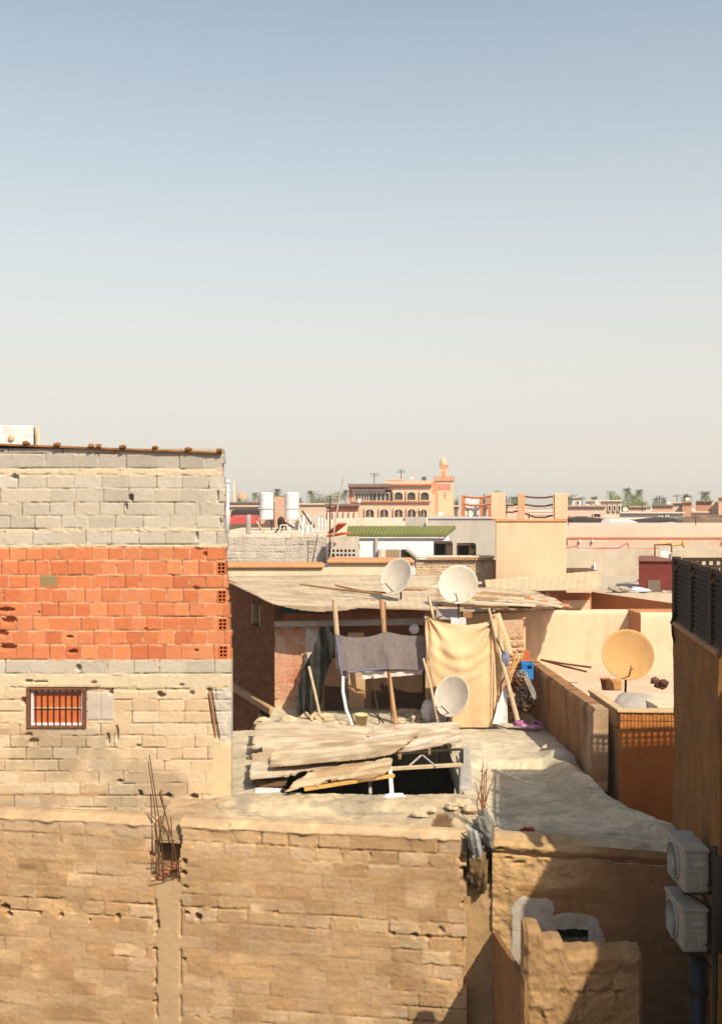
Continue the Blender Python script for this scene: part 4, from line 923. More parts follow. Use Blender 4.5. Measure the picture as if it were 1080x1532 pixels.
# side wall running back to the left, in its own shade
k0 = Vector((Xat(411, YS), YS, H-7)); k1 = Vector((Xat(328, 26.4), 26.4, H-7))
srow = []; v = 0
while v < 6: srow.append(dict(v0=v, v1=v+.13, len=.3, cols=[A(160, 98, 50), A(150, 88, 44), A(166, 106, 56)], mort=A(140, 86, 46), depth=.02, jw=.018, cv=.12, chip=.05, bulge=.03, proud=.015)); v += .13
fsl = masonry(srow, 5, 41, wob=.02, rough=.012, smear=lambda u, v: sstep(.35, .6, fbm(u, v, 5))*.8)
zt0, zt1 = Zat(903, YS)+.0, Zat(866, 26.4)
SWL = (k1-k0).length
ws0, ws1 = .135/1.0, .155
def side_m(u, v, s, t):
    z = k0.z+v*1.0
    return ~((s > .22)*(s < .36)*(t > .855)*(t < .965))
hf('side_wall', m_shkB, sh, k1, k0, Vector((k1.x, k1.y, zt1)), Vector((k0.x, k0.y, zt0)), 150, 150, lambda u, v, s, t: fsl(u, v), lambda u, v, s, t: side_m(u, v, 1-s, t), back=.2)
b = MB(); dv = (k1-k0).normalized(); nv_ = Vector((-dv.y, dv.x, 0)); nv_ = -nv_ if nv_.x < 0 else nv_
def sp(d, o, z): q = k0+dv*d+nv_*o; return Vector((q.x, q.y, z))
zw = lambda s, t: (k0.z+(zt0+(zt1-zt0)*s-k0.z)*t)
m = MB(); d0, d1 = SWL*.22, SWL*.36
m.hexa([sp(d0-.05, .2, zw(.22, .84)), sp(d1+.05, .2, zw(.36, .84)), sp(d1+.05, .25, zw(.36, .84)), sp(d0-.05, .25, zw(.22, .84))], [sp(d0-.05, .2, zw(.22, .975)), sp(d1+.05, .2, zw(.36, .975)), sp(d1+.05, .25, zw(.36, .975)), sp(d0-.05, .25, zw(.22, .975))])
wdw = m.build('window', M('teal_pane', A(60, 110, 104), .2, 4, .5, 0), sh)
for d in (d0, d1-.05):
    m = MB(); m.hexa([sp(d, -.02, zw(.29, .86)), sp(d+.05, -.02, zw(.29, .86)), sp(d+.05, .15, zw(.29, .86)), sp(d, .15, zw(.29, .86))], [sp(d, -.02, zw(.29, .96)), sp(d+.05, -.02, zw(.29, .96)), sp(d+.05, .15, zw(.29, .96)), sp(d, .15, zw(.29, .96))]); m.build('jamb', m_woodp, wdw)

m = MB(); za, zb_ = Zat(1062, YS), Zat(1010, 26.4)
m.hexa([sp(-.05, -.14, za-.10), sp(-.05, .0, za-.10), sp(SWL, .0, zb_-.10), sp(SWL, -.14, zb_-.10)], [sp(-.05, -.14, za+.06), sp(-.05, 0, za+.06), sp(SWL, 0, zb_+.06), sp(SWL, -.14, zb_+.06)])
m.build('ledge', M('ledge_cement', A(214, 168, 110), .2, 3, .95, .4, 25), sh, bevel=.02)
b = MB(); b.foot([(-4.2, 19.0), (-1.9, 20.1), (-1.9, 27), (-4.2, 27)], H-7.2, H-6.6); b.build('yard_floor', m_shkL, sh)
# front wall pieces
frow = []; v = 0
while v < 3: frow.append(dict(v0=v, v1=v+.17, len=.27, cols=[A(236, 158, 112), A(228, 146, 100), A(240, 176, 132), A(232, 168, 124)], mort=A(238, 186, 142), depth=.012, jw=.014, cv=.10, chip=.04, bulge=.03)); v += .17
ffr = masonry(frow, 3, 51, wob=.015, rough=.008, smear=lambda u, v: sstep(.35, .62, fbm(u*1.6, v*1.6, 5))*.95)
zf0 = ZR-.15; zf1 = Zat(934, YS)
xA, xB = Xat(411, YS), Xat(484, YS)
def fr_f(u, v, s, t):
    h, c = ffr(u, v); px = 540+(xA+u-0)/YS*F; py = HOR+(H-zf0-v)/YS*F
    n = 4*(fbm(u*6, v*6, 3)-.5)
    w = (px > 457+n)*(px < 476+n)*(py > 938+n)*(py < 1012+n)
    c = np.where(w[:, None], np.array(A(255, 250, 236))[None], c); h = np.where(w, .012, h)
    w2 = sstep(.5, .62, fbm(u*4, v*5, 15))*(py < 985)*.8
    c = c*(1-w2[:, None])+np.array(A(244, 214, 176))[None]*w2[:, None]
    w3 = sstep(1040, 1062, py)[:, None]; c = c*(1-w3)+np.array(A(244, 214, 166))[None]*w3
    return h, c
hf('front_wall', m_shkB, sh, (xA, YS, zf0), (xB, YS, zf0), (xA, YS, zf1), (xB, YS, zf1), 90, 130, fr_f, back=.22, N=(0, -1, 0))
# end-on hollow bricks at the corner
# beam across the front, brick course over it and darkness under the roof
bm_ = MB(); bm_.hexa([Vector((Xat(410, 22.0), 22.0, Zat(938, 22))), Vector((Xat(640, 22), 22.0, Zat(935, 22))), Vector((Xat(640, 22), 22.2, Zat(935, 22))), Vector((Xat(410, 22), 22.2, Zat(938, 22)))],
  [Vector((Xat(410, 22.0), 22.0, Zat(930, 22))), Vector((Xat(640, 22), 22.0, Zat(924, 22))), Vector((Xat(640, 22), 22.2, Zat(924, 22))), Vector((Xat(410, 22), 22.2, Zat(930, 22)))])
bm_.build('beam', m_grey, sh, bevel=.015)
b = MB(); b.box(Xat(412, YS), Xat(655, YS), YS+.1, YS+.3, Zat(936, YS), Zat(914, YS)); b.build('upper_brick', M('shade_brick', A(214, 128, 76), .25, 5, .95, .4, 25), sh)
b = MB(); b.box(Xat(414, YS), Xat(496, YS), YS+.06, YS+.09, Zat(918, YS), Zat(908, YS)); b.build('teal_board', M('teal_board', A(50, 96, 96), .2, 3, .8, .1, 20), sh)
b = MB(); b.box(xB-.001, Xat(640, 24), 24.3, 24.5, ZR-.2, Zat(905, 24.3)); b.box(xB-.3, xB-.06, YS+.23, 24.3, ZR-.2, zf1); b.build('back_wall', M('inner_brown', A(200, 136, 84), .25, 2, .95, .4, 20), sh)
b = MB(); b.box(xB+.002, Xat(640, YS), YS-.02, YS+.12, ZR-.15, Zat(1004, YS)); b.build('low_front', M('sill_cement', A(206, 164, 116), .2, 2.5, .95, .4, 25), sh, bevel=.03)
b = MB(); b.box(Xat(520, 22.2), Xat(545, 22.2), 22.12, 22.25, ZR-.1, Zat(946, 22.2)); b.build('pier', M('pier_cement', A(222, 180, 130), .2, 3, .95, .3, 25), sh, bevel=.02)
b = MB(); b.box(Xat(555, 22.1), Xat(640, 22.1), 22.05, 22.10, Zat(1056, 22.1), Zat(1001, 22.1)); b.build('shadow_panel', M('shadow_panel', A(84, 58, 36), .3, 3, .9, .2, 20), sh)  # dark slab standing for the shadow in the open front
b = MB(); b.box(Xat(486, 22.1), Xat(521, 22.1), 22.05, 22.10, Zat(1062, 22.1), Zat(985, 22.1)); b.build('shadow_panel', bpy.data.materials['shadow_panel'], sh)
b = MB(); b.box(Xat(636, 22), Xat(655, 22), 21.95, 22.25, ZR-.1, Zat(912, 22)); b.build('end_pier', bpy.data.materials['pier_cement'], sh)
b = MB(); b.box(Xat(640, 23.6), Xat(786, 23.6), 23.6, 23.9, ZR-.1, Zat(917, 23.6)); b.build('right_wall', M('wall_orange_cream', A(240, 196, 140), .15, 2, .95, .35, 20), sh)
# roof sheet
c00 = P(409, 903, 21.3); c10 = P(655, 913, 21.2); c01 = P(326, 863, 27); c11 = P(655, 860, 27)
def roof_f(u, v, s, t):
    h = .004*np.sin(u/.16*2*math.pi)+.07*(fbm(u*.7, v*.7, 3, 2)-.5)+.02*(fbm(u*4, v*4, 8)-.5)
    h = h-.10*np.sin(np.clip(s/.55, 0, 1)*math.pi)*(1-t)
    return h, sheet_cols(u, v, s, t, 5, (236, 208, 164), (206, 172, 126))
rfm = hf('roof', m_sheet, sh, c00, c10, c01, c11, 330, 110, roof_f, lambda u, v, s, t: v > .10*fbm(u*1.4, v*0, 3)*2-.06, back=.02)
# poles
pl = MB(); pl.tube([P(500, 897, 21.0), P(505, 960, 21.05), P(506, 1000, 21.1)], [.05, .055, .05], 9); pl.build('post', m_woodp, sh)
pl = MB(); pl.tube([P(571, 897, 20.9), P(578, 985, 20.9), P(592, 1082, 20.75)], [.055, .05, .045], 9); pl.build('post', M('orange_wood', A(214, 164, 108), .25, 6, .9, .3, 40, streak=(5, 5, 1)), sh)
pl = MB(); pl.tube([P(576, 900, 20.9), P(579, 960, 20.86), P(586, 1084, 20.72)], .013, 7); pl.build('post', m_rebar, sh)

# curtains, tarps, loose things in front of the shack
m_netc = M('blue_grey_net', A(158, 142, 128), .2, 14, .95, .4, 60, c2=A(132, 122, 122), c2scale=2.0, c2amt=.6, streak=(3, 3, 1))
def cloth(name, label, corners, nu, nv, seed, mat, folds=4, famp=.05, sag=.0, cat='cloth', group=None, mask=None, rag=.0, th=.006, amp=.04, off=None):
    P00, P10, P01, P11 = corners
    def ff(u, v, s, t):
        h = famp*np.sin((s*folds+.25*fbm(u, v*.6, seed))*2*math.pi)*(.35+.65*(1-t))+amp*(fbm(u*1.8, v*1.2, seed+1, 4)-.5)*2+.015*(fbm(u*8, v*5, seed+2)-.5)
        return h, None
    def of(u, v, s, t):
        o = np.zeros((len(u), 3)); o[:, 2] = -sag*(1-(2*s-1)**2)*(t**1.5)
        if off is not None: o += off(u, v, s, t)
        return o
    return tag(hf(name, mat, None, P00, P10, P01, P11, nu, nv, ff, mask, back=th, off=of), label, cat, group)
Gn = 'net curtains at the shack'
cu = cloth('net_curtain', 'left blue grey net curtain strung between the two leaning posts of the shack', (P(506, 1004, 20.95), P(579, 1001, 20.8), P(501, 948, 20.95), P(578, 944, 20.8)), 70, 60, 3, m_netc, 1.3, .012, .11, 'curtain', Gn)
cloth('net_curtain', 'right grey net curtain of the shack, between the brown post and the cream tarp', (P(580, 1001, 20.8), P(638, 1002, 20.7), P(577, 944, 20.8), P(637, 950, 20.7)), 60, 60, 6, m_netc, 1.6, .014, .05, 'curtain', Gn)
m = MB(); m.tube([P(503, 949, 20.9), P(508, 995, 20.9), P(512, 1012, 20.9), P(518, 1014, 20.9), P(520, 1006, 20.85), P(578, 1000, 20.76)], .025, 7); tag(m.build('net_hem', M('blue_hem', A(136, 130, 150), .25, 8, .9, .3, 30)), 'bluish rolled hem hanging along the left and lower edge of the left net curtain', 'hem')
cloth('white_sheet', 'strip of white cloth hanging below the net curtains', (P(543, 1016, 20.9), P(630, 1009, 20.8), P(540, 1003, 20.9), P(634, 1001, 20.8)), 60, 12, 9, M('white_cloth', A(250, 232, 206), .08, 4, .9, .2, 30), 5, .02, .03, 'cloth')
m_blk = M('black_plastic', (.018, .018, .018), .5, 5, .55, .5, 12, c2=(.05, .05, .05), c2scale=4, c2amt=.6)
def blk_m(u, v, s, t):
    l = np.interp(t, [0, .2, .5, .75, 1], [.02, .02, .14, .42, .62]); r = np.interp(t, [0, .12, .3, .6, .85, 1], [.35, .62, .62, .86, 1.0, .80])
    n = .05*(fbm(u*6, v*6, 4)-.5)*2
    return (s > l+n)*(s < r+n)
cloth('black_tarp', 'crumpled black plastic tarp hanging in the open left front of the shack', (P(443, 1069, 21.3), P(505, 1069, 21.3), P(443, 937, 21.5), P(505, 937, 21.5)), 70, 120, 13, m_blk, 3, .10, 0, 'tarp', None, blk_m, amp=.10)
def stick(name, pts, r, mat, label, cat='pole', group=None, n=8):
    m = MB(); m.tube([Vector(p) for p in pts], r, n); return tag(m.build(name, mat, smooth=False), label, cat, group)
stick('wooden_stick', [P(462, 997, 20.95), P(471, 1035, 20.8), P(479, 1072, 20.7)], .028, m_woodp, 'pale straight stick leaning in front of the black tarp', 'stick')
stick('bent_pipe', [P(513, 1012, 20.9), P(513, 1035, 20.8), P(518, 1062, 20.7), P(527, 1086, 20.5)], .035, m_white, 'pale thick bent tube standing below the left net curtain', 'tube')
stick('bent_rod', [P(519, 1014, 21), P(518, 1040, 20.9), P(523, 1062, 20.8), P(531, 1084, 20.6)], .016, m_iron, 'thin dark bent rod beside the pale tube below the net curtain', 'rod')
stick('curved_branch', [P(520, 1026, 21.2), P(532, 1035, 21.2), P(545, 1037, 21.2)], .04, m_wood, 'short dark curved branch below the left net curtain', 'branch')
stick('thin_rod', [P(556, 1004, 20.9), P(562, 1045, 20.8), P(568, 1082, 20.6)], .014, m_iron, 'thin dark upright rod left of the brown post of the shack', 'rod')
stick('wire_hoop', [P(532, 1066, 20.6), P(540, 1060, 20.6), P(553, 1062, 20.6), P(566, 1072, 20.6), P(574, 1082, 20.6)], .016, m_iron, 'dark wire hoop lying against the yellow bucket in front of the shack', 'hoop')
stick('roof_pole', [P(449, 874, 23.5), P(500, 881, 23.2), P(572, 889, 22.4)], .025, m_wood, 'longer dark stick lying on the bent sheet roof of the shack', 'stick')
stick('roof_pole', [P(502, 876, 24), P(540, 884, 23.2), P(578, 887, 22.8)], .02, m_wood, 'shorter dark stick lying beside the longer one on the bent sheet roof', 'stick')
m = MB(); q = PZ(540, 1087, -4.36); m.lathe([(0, 0), (.10, 0), (.13, .26), (.14, .26), (.14, .29), (.115, .29), (.09, .03), (0, .03)], q-Vector((0, 0, .04)), (0, 0, 1), 18)
tag(m.build('yellow_bucket', M('bucket_cream', A(250, 220, 150), .08, 4, .6, .1, 20), smooth=True), 'small yellowish bucket standing behind the hatch cover in front of the shack', 'bucket')
rub = [(463, 1072, .14, 'cream stone at the foot of the black tarp'), (487, 1076, .2, 'big pale block of rubble between the leaning stick and the pale tube'), (472, 1083, .12, 'small pale stone in front of the leaning stick'), (610, 1066, .16, 'pale stone right of the brown shack post'), (622, 1076, .13, 'small pale stone left of the cream tarp'), (600, 1078, .1, 'smallest pale stone at the foot of the brown shack post'), (508, 1083, .12, 'pale stone at the foot of the pale bent tube'), (428, 1078, .2, 'pale stone heap at the corner of the shack above the hatch cover'), (395, 1081, .16, 'pale stone at the back left corner of the hatch cover')]
for k, (px, py, r, lab) in enumerate(rub):
    r *= .8; m = MB(); q = PZ(px, py, -4.46); m.lump(q, (r*1.25, r*.9, r*.75), k+3, 2, .55); tag(m.build('rubble_stone', m_stone), lab, 'stone', 'pale rubble stones in front of the shack')
m_bag = M('white_bag', A(250, 236, 214), .1, 3, .8, .4, 12)
m = MB(); q = PZ(643, 1072, -4.35); m.lump(q+Vector((0, 0, .12)), (.16, .12, .24), 4, 3, .35, 2.2); tag(m.build('plastic_bag', m_bag, smooth=True), 'white crumpled plastic bag leaning on the left edge of the cream tarp', 'bag')

# cream tarp
m_tarp = M('cream_tarp', A(248, 206, 148), .07, 2.5, .85, .3, 14, c2=A(236, 188, 120), c2scale=1.6, c2amt=.6)
def tarp_m(u, v, s, t):
    l = np.interp(t, [0, .05, .45, .8, 1], [.46, .42, .12, .015, .0])
    return s > l
def tarp_off(u, v, s, t):
    o = np.zeros((len(u), 3))
    for cx, cz, k in ((.05, 1.0, 1), (1.0, .98, -1)):
        d = np.sqrt((s-cx)**2+(t-cz)**2); a_ = np.arctan2(cz-t, np.abs(s-cx)+1e-6)
        o[:, 1] += -.045*np.sin(a_*9+k+3*fbm(u*1.2, v*1.2, 8))*np.exp(-d*2.2)
    o[:, 1] += -.10*np.sin(t*math.pi)*np.sin(np.clip(s, 0, 1)*math.pi)
    for cy, amp_, w in ((.86, .05, .05), (.74, .045, .05), (.62, .03, .05)):
        y = cy-.16*np.sin(s*math.pi); o[:, 1] += -amp_*np.exp(-((t-y)/w)**2)*np.sin(s*math.pi)
    crease = np.exp(-((s-.955)/.012)**2); o[:, 1] += .06*crease
    return o
YT = 20.45
cloth('cream_tarp', 'large cream tarp hung like a curtain on poles in front of the shack', (P(634, 1089, 20.2), P(737, 1088, 20.2), P(635, 920, YT), P(738, 928, YT)), 120, 170, 21, m_tarp, 2.5, .025, .14, 'tarp', None, tarp_m, off=tarp_off, amp=.03)
def flap_m(u, v, s, t):
    r = np.interp(t, [0, .35, .65, 1], [.05, .45, .98, .30]); return s < r
cloth('tarp_flap', 'narrow hanging cream cloth flap right of the large cream tarp', (P(737, 1084, 20.3), P(760, 1084, 20.3), P(737, 926, YT+.02), P(757, 922, YT)), 40, 120, 24, m_tarp, 2, .05, 0, 'cloth', None, flap_m)
cloth('white_plastic', 'white triangle of plastic sheet standing at the lower right of the cream tarp', (P(736, 1083, 20.1), P(759, 1082, 20.1), P(752, 1030, 20.25), P(758, 1030, 20.25)), 20, 40, 27, m_bag, 1, .02, 0, 'plastic sheet')
Gp = 'poles holding the cream tarp'
stick('tarp_pole', [P(741, 919, 20.7), P(750, 945, 20.7), P(760, 978, 20.7)], .10, m_tarp, 'thick cream wrapped post at the top right corner of the cream tarp', 'post', None, 12)
stick('tarp_pole', [P(731, 910, 20.4), P(747, 975, 20.3), P(774, 1078, 20.0)], [.025, .04, .05], m_woodp, 'long pale pole leaning at the right of the cream tarp', 'pole', Gp)
stick('tarp_pole', [P(641, 892, 20.6), P(647, 918, 20.5), P(651, 940, 20.55)], .03, m_woodp, 'short pale pole sticking up behind the top left corner of the cream tarp', 'pole', Gp)
stick('tarp_pole', [P(737, 935, 20.38), P(744, 960, 20.3), P(752, 978, 20.3)], .022, m_iron, 'thin dark pole between the cream tarp and its flap', 'pole', Gp)
stick('tarp_pole', [P(633, 985, 20.4), P(645, 1030, 20.2), P(655, 1080, 20.0)], .025, m_woodp, 'thin pale pole along the lower left edge of the cream tarp', 'pole', Gp)
stick('wooden_lath', [P(764, 1006, 20.4), P(770, 985, 20.45), P(773, 975, 20.5)], .022, m_plankY, 'upper yellowish lath sticking out of the junk pile', 'lath', 'laths in the junk pile'); stick('wooden_lath', [P(760, 1030, 20.4), P(768, 1000, 20.45), P(776, 985, 20.5)], .02, m_plankY, 'lower longer yellowish lath leaning out of the junk pile', 'lath', 'laths in the junk pile')
m = MB(); m.lump(P(756, 985, 20.25), (.07, .06, .16), 3, 3, .3); tag(m.build('blue_rag', M('blue_rag', A(150, 146, 160), .25, 5, .9, .4, 25), smooth=True), 'bluish grey rag tied round the leaning pale pole', 'rag')
pil = thing('brick_pillar', P(769, 1060, 20.9), 'crumbling rendered brick pillar behind the junk pile right of the cream tarp', 'pillar')
prow = []; v = 0
while v < 2.4: prow.append(dict(v0=v, v1=v+.09, len=.22, cols=[A(238, 190, 134), A(228, 172, 118), A(214, 150, 100)], mort=A(240, 204, 156), depth=.025, jw=.018, cv=.2, chip=.06, bulge=.03)); v += .09
fpp = masonry(prow, .5, 71, wob=.012, rough=.012, smear=lambda u, v: sstep(.35, .6, fbm(u*3, v*2, 5))*.9)
x0, x1 = Xat(750, 20.9), Xat(783, 20.9)
hf('face', m_shkB, pil, (x0, 20.9, ZR-.1), (x1, 20.9, ZR-.1), (x0, 20.9, Zat(931, 20.9)), (x1, 20.9, Zat(929, 20.9)), 40, 170, lambda u, v, s, t: fpp(u, v), back=.3, N=(0, -1, 0))
b = MB(); b.box(x0+.01, x1-.005, 20.93, 21.25, ZR-.1, Zat(932, 20.9)); b.build('core', bpy.data.materials['earth_core'], pil)
b = MB(); q = P(786, 990, 21.0); b.box(q.x-.08, q.x+.08, 20.95, 21.12, Zat(992, 21), Zat(974, 21)); tag(b.build('loose_brick', m_orange, bevel=.01), 'single orange brick on top of the parapet beside the brick pillar', 'brick')
cr = thing('blue_crate', P(788, 1015, 20.7), 'bright blue plastic crate wedged between the junk pile and the parapet', 'crate')
m_blue = M('blue_plastic', A(40, 132, 196), .12, 4, .5, .1, 20)
b = MB(); q = P(788, 1016, 20.7); x0, x1, z0, z1 = q.x-.12, q.x+.12, q.z, q.z+.34
b.box(x0, x1, 20.62, 20.645, z0, z1-.12); b.box(x0, x0+.022, 20.646, 20.9, z0, z1); b.box(x1-.022, x1, 20.646, 20.9, z0, z1); b.box(x0+.023, x1-.023, 20.88, 20.9, z0, z1); b.box(x0, x1, 20.62, 20.645, z1-.05, z1); b.box(x0, x0+.04, 20.62, 20.645, z1-.119, z1-.051); b.box(x1-.04, x1, 20.62, 20.645, z1-.119, z1-.051)
b.build('body', m_blue, cr, bevel=.008)
b = MB()
for i in range(5): b.box(x0+.03+i*.04, x0+.045+i*.04, 20.608, 20.622, z0+.02, z0+.19)
b.build('ribs', M('blue_rib', A(90, 170, 215), .1, 4, .5, .1, 20), cr)
# junk pile: each piece a thing of its own
m_jk = [M('junk_brown', A(130, 84, 54), .5, 6, .9, .4, 25), M('junk_dark', A(70, 52, 40), .5, 6, .9, .4, 25), M('junk_red', A(170, 70, 46), .4, 6, .9, .3, 25), M('junk_grey', A(150, 138, 120), .4, 6, .9, .3, 25), M('junk_tan', A(206, 170, 120), .3, 6, .9, .3, 25)]
jk = [(772, 1050, .16, 1, 'dark crumpled sack at the bottom of the junk pile'), (785, 1056, .15, 0, 'brown sack at the right foot of the junk pile'), (770, 1030, .12, 2, 'reddish rag in the middle of the junk pile'), (780, 1035, .13, 1, 'dark rag in the middle of the junk pile'), (774, 1018, .11, 0, 'brown cloth lump near the top of the junk pile'), (790, 1040, .11, 3, 'grey rag at the right of the junk pile, below the blue crate'), (766, 1042, .08, 4, 'tan lump at the left of the junk pile'), (778, 1008, .09, 3, 'grey rag on top of the junk pile beside the blue crate'), (764, 1058, .09, 2, 'reddish rag at the left foot of the junk pile')]
for k, (px, py, r, mi, lab) in enumerate(jk):
    m = MB(); m.lump(P(px, py, 20.45+.1*(k % 3)), (r, r*.9, r*.95), k+9, 3, .5, 2.4); tag(m.build('junk_rag', m_jk[mi]), lab, 'junk', 'rags and sacks in the junk pile')
beam('junk_board', P(783, 1005, 20.6), P(801, 1046, 20.3), .14, .02, m_jk[3], 'grey board leaning from the junk pile against the parapet', group=None)
# slippers
m_pk = M('pink_rubber', A(238, 170, 196), .1, 6, .6, .1, 20); m_pk2 = M('purple_rubber', A(206, 120, 164), .1, 6, .6, .1, 20)
def slipper(c, rz, label):
    t = thing('slipper', c, label, 'slipper', 'pink slippers on the terrace'); R = Matrix.Rotation(rz, 3, 'Z'); c = Vector(c)
    def tr(x, y, z): return c+R@Vector((x, y, z))
    ol = [(.0, -.16), (.055, -.15), (.07, -.05), (.075, .06), (.055, .14), (.0, .16), (-.055, .14), (-.07, .05), (-.06, -.06), (-.05, -.15)]
    sc = 1.1
    m = MB(); m.add([tr(x*sc, y*sc, .0) for x, y in ol]+[tr(x*sc, y*sc, .05) for x, y in ol], [tuple(range(9, -1, -1)), tuple(range(10, 20))]+[(i, (i+1) % 10, 10+(i+1) % 10, 10+i) for i in range(10)]); m.build('sole', m_pk, t, bevel=.012)
    m = MB(); n = 9; vs = []
    for j in range(5):
        yy_ = .0+.045*j
        for i in range(n):
            a_ = math.pi*i/(n-1); vs.append(tr(.092*math.cos(a_)*(1-.05*j), yy_*sc-.03, .045+.085*math.sin(a_)*(1-.12*j)))
    m.add(vs, [(j*n+i, j*n+i+1, (j+1)*n+i+1, (j+1)*n+i) for j in range(4) for i in range(n-1)]); o = m.build('strap', m_pk2, t, smooth=True); md = o.modifiers.new('thick', 'SOLIDIFY'); md.thickness = .012
    return t
slipper(PZ(780, 1087, -4.43), 1.15, 'left pink slipper, lit by the sun at the foot of the leaning pole')
slipper(PZ(803, 1088, -4.43), -1.0, 'right pink slipper with its purple strap turned to the parapet')
m = MB(); q = PZ(822, 1118, -4.42); m.lump(q, (.12, .08, .05), 3, 2, .4); tag(m.build('flat_stone', m_stone), 'small flat stone alone on the terrace at the edge of the parapet shade', 'stone')

# dishes by the shack
dish('satellite_dish', P(592, 862, 22.3), 62*22.3/F*.92, (-.64, -.68, .36), 'pale satellite dish turned sideways on the left of the shack roof', mat=m_dish, mast=P(600, 905, 22.5))
dish('satellite_dish', P(685, 874, 21.4), 59*21.4/F, (-.22, -.9, .30), 'pale satellite dish on the mast just above the cream tarp', mat=m_dish, mast=P(686, 925, 21.3))
dish('satellite_dish', P(675, 1041, 19.9), 62*19.9/F, (-.64, -.70, .34), 'pale satellite dish standing low in front of the cream tarp', mat=m_dish, mast=P(668, 1084, 20.0))
m = MB(); q = P(685, 930, 21.25); m.box(q.x-.16, q.x+.16, 21.15, 21.45, Zat(936, 21.3), Zat(925, 21.3)); tag(m.build('cement_lump', m_white), 'white cement lump under the mast of the dish above the cream tarp', 'cement lump')
bl = MB(); bl.box(Xat(652, 21.6), Xat(688, 21.6), 21.6, 21.9, Zat(927, 21.6), Zat(913, 21.6)); tag(bl.build('cement_block', m_grey, bevel=.01), 'grey cement block beside the foot of the dish above the cream tarp', 'block')
bl = MB(); bl.box(Xat(692, 21.6), Xat(706, 21.6), 21.6, 21.9, Zat(925, 21.6), Zat(916, 21.6)); tag(bl.build('wood_block', m_wood, bevel=.01), 'brown wooden block right of the dish mast above the cream tarp', 'block')
dp = MB(); dp.lathe([(0, 0), (.09, .0), (.11, .03), (.10, .05), (0, .05)], P(619, 941, 21.85), (0, -1, .1), 18); tag(dp.build('wall_lamp', m_white, smooth=True), 'small round white plate hanging under the shack beam left of the cream tarp', 'plate')

# sheets and boards stacked right of the shack roof
Gr = 'boards and sheets on the roof right of the shack'
def brd(a, b, w, h, mat, lab, Y0, Y1): return beam('roof_board', P(a[0], a[1], Y0), P(b[0], b[1], Y1), w, h, mat, lab, 'board', Gr)
sheet('roof_sheet', 'broad corrugated sheet forming the roof right of the shack, below the two pale dishes', (P(628, 912, 22.6), P(872, 913, 23.6), P(600, 872, 27.0), P(800, 882, 27.2)), 170, 60, 33, .04, 12, .007, .05, Gr, base=(240, 210, 162), dk=(198, 158, 112), axis='u')
m_b1 = M('board_pale', A(246, 218, 170), .15, 4, .95, .3, 30, streak=(1, 6, 6)); m_b2 = M('board_brown', A(206, 160, 108), .2, 4, .95, .3, 30, streak=(1, 6, 6)); m_b3 = M('board_dark', A(120, 84, 54), .25, 4, .95, .3, 30)
brd((604, 893), (650, 907), .25, .04, m_b1, 'pale board lying at the left end of the board pile, right of the sideways dish', 23.2, 22.5)
brd((600, 880), (640, 881), .18, .05, m_b2, 'tan board just right of the sideways dish', 24.2, 24.2)
brd((612, 873), (720, 872), .2, .05, m_b1, 'pale board farthest back on the roof behind the central dish', 25.6, 25.6)
brd((640, 890), (745, 896), .22, .05, m_b2, 'tan board passing behind the mast of the central dish', 23.6, 23.4)
brd((700, 900), (800, 906), .26, .04, m_b1, 'long pale board at the front of the pile, right of the central dish', 23.0, 22.9)
brd((720, 886), (792, 892), .2, .05, m_b2, 'tan board in the middle of the pile right of the central dish', 24.3, 24.0)
brd((745, 908), (866, 911), .16, .05, m_b3, 'dark board along the front right edge of the pile above the peach wall', 22.9, 23.6)
brd((770, 896), (840, 908), .22, .04, m_b1, 'pale board sloping to the right end of the pile', 23.8, 23.3)
brd((655, 905), (760, 909), .08, .06, m_b3, 'thin dark board along the front of the pile above the cream tarp', 22.4, 22.5)
brd((645, 880), (668, 872), .14, .05, m_b1, 'short pale board lying crosswise left of the central dish', 24.6, 25.0)
m_loose = M('loose_clay', A(228, 150, 100), .15, 4, .9, .3, 30)
for k, (px, py, lab) in enumerate(((792, 899, 'left orange brick under the corrugated awning on the board pile'), (812, 903, 'middle orange brick on the board pile'), (845, 908, 'right orange brick at the end of the board pile'))):
    q = P(px, py, 23.9); b = MB(); b.box(q.x-.10, q.x+.10, 23.85, 24.0, q.z, q.z+.07); tag(b.build('loose_brick', m_loose, bevel=.01), lab, 'brick', 'loose bricks on the board pile')
# ================================================================ middle distance
def bxY(m, px0, px1, py0, py1, Y, D):
    """box whose front fills the given photograph rectangle at distance Y, D deep"""
    return m.box(Xat(px0, Y), Xat(px1, Y), Y, Y+D, Zat(py1, Y), Zat(py0, Y))
def simple(name, label, cat, px0, px1, py0, py1, Y, D, mat, group=None, bevel=.02, part='wall', zb=0.0):
    t = thing(name, (Xat((px0+px1)/2, Y), Y+D/2, zb), label, cat, group)
    x0, x1 = Xat(px0, Y), Xat(px1, Y); k0, k1 = max(0, x0/Y*1.04), min(0, x1/Y*1.04)   # flanks follow the view rays, so only the fronts show
    m = MB(); m.foot([(x0, Y), (x1, Y), (max(x1+k1*D, x0+k0*D+.2), Y+D), (x0+k0*D, Y+D)], zb, Zat(py0, Y)); m.build(part, mat, t, bevel=bevel)
    return t
def addp(t, name, px0, px1, py0, py1, Y, D, mat, bevel=0.0, dy=0.0):
    x0, x1 = Xat(px0, Y), Xat(px1, Y); k0, k1 = max(0, x0/Y*1.04), min(0, x1/Y*1.04)
    m = MB(); m.foot([(x0, Y-dy), (x1, Y-dy), (max(x1+k1*D, x0+k0*D+.02), Y+D-dy), (x0+k0*D, Y+D-dy)], Zat(py1, Y), Zat(py0, Y)); return m.build(name, mat, t, bevel=bevel)
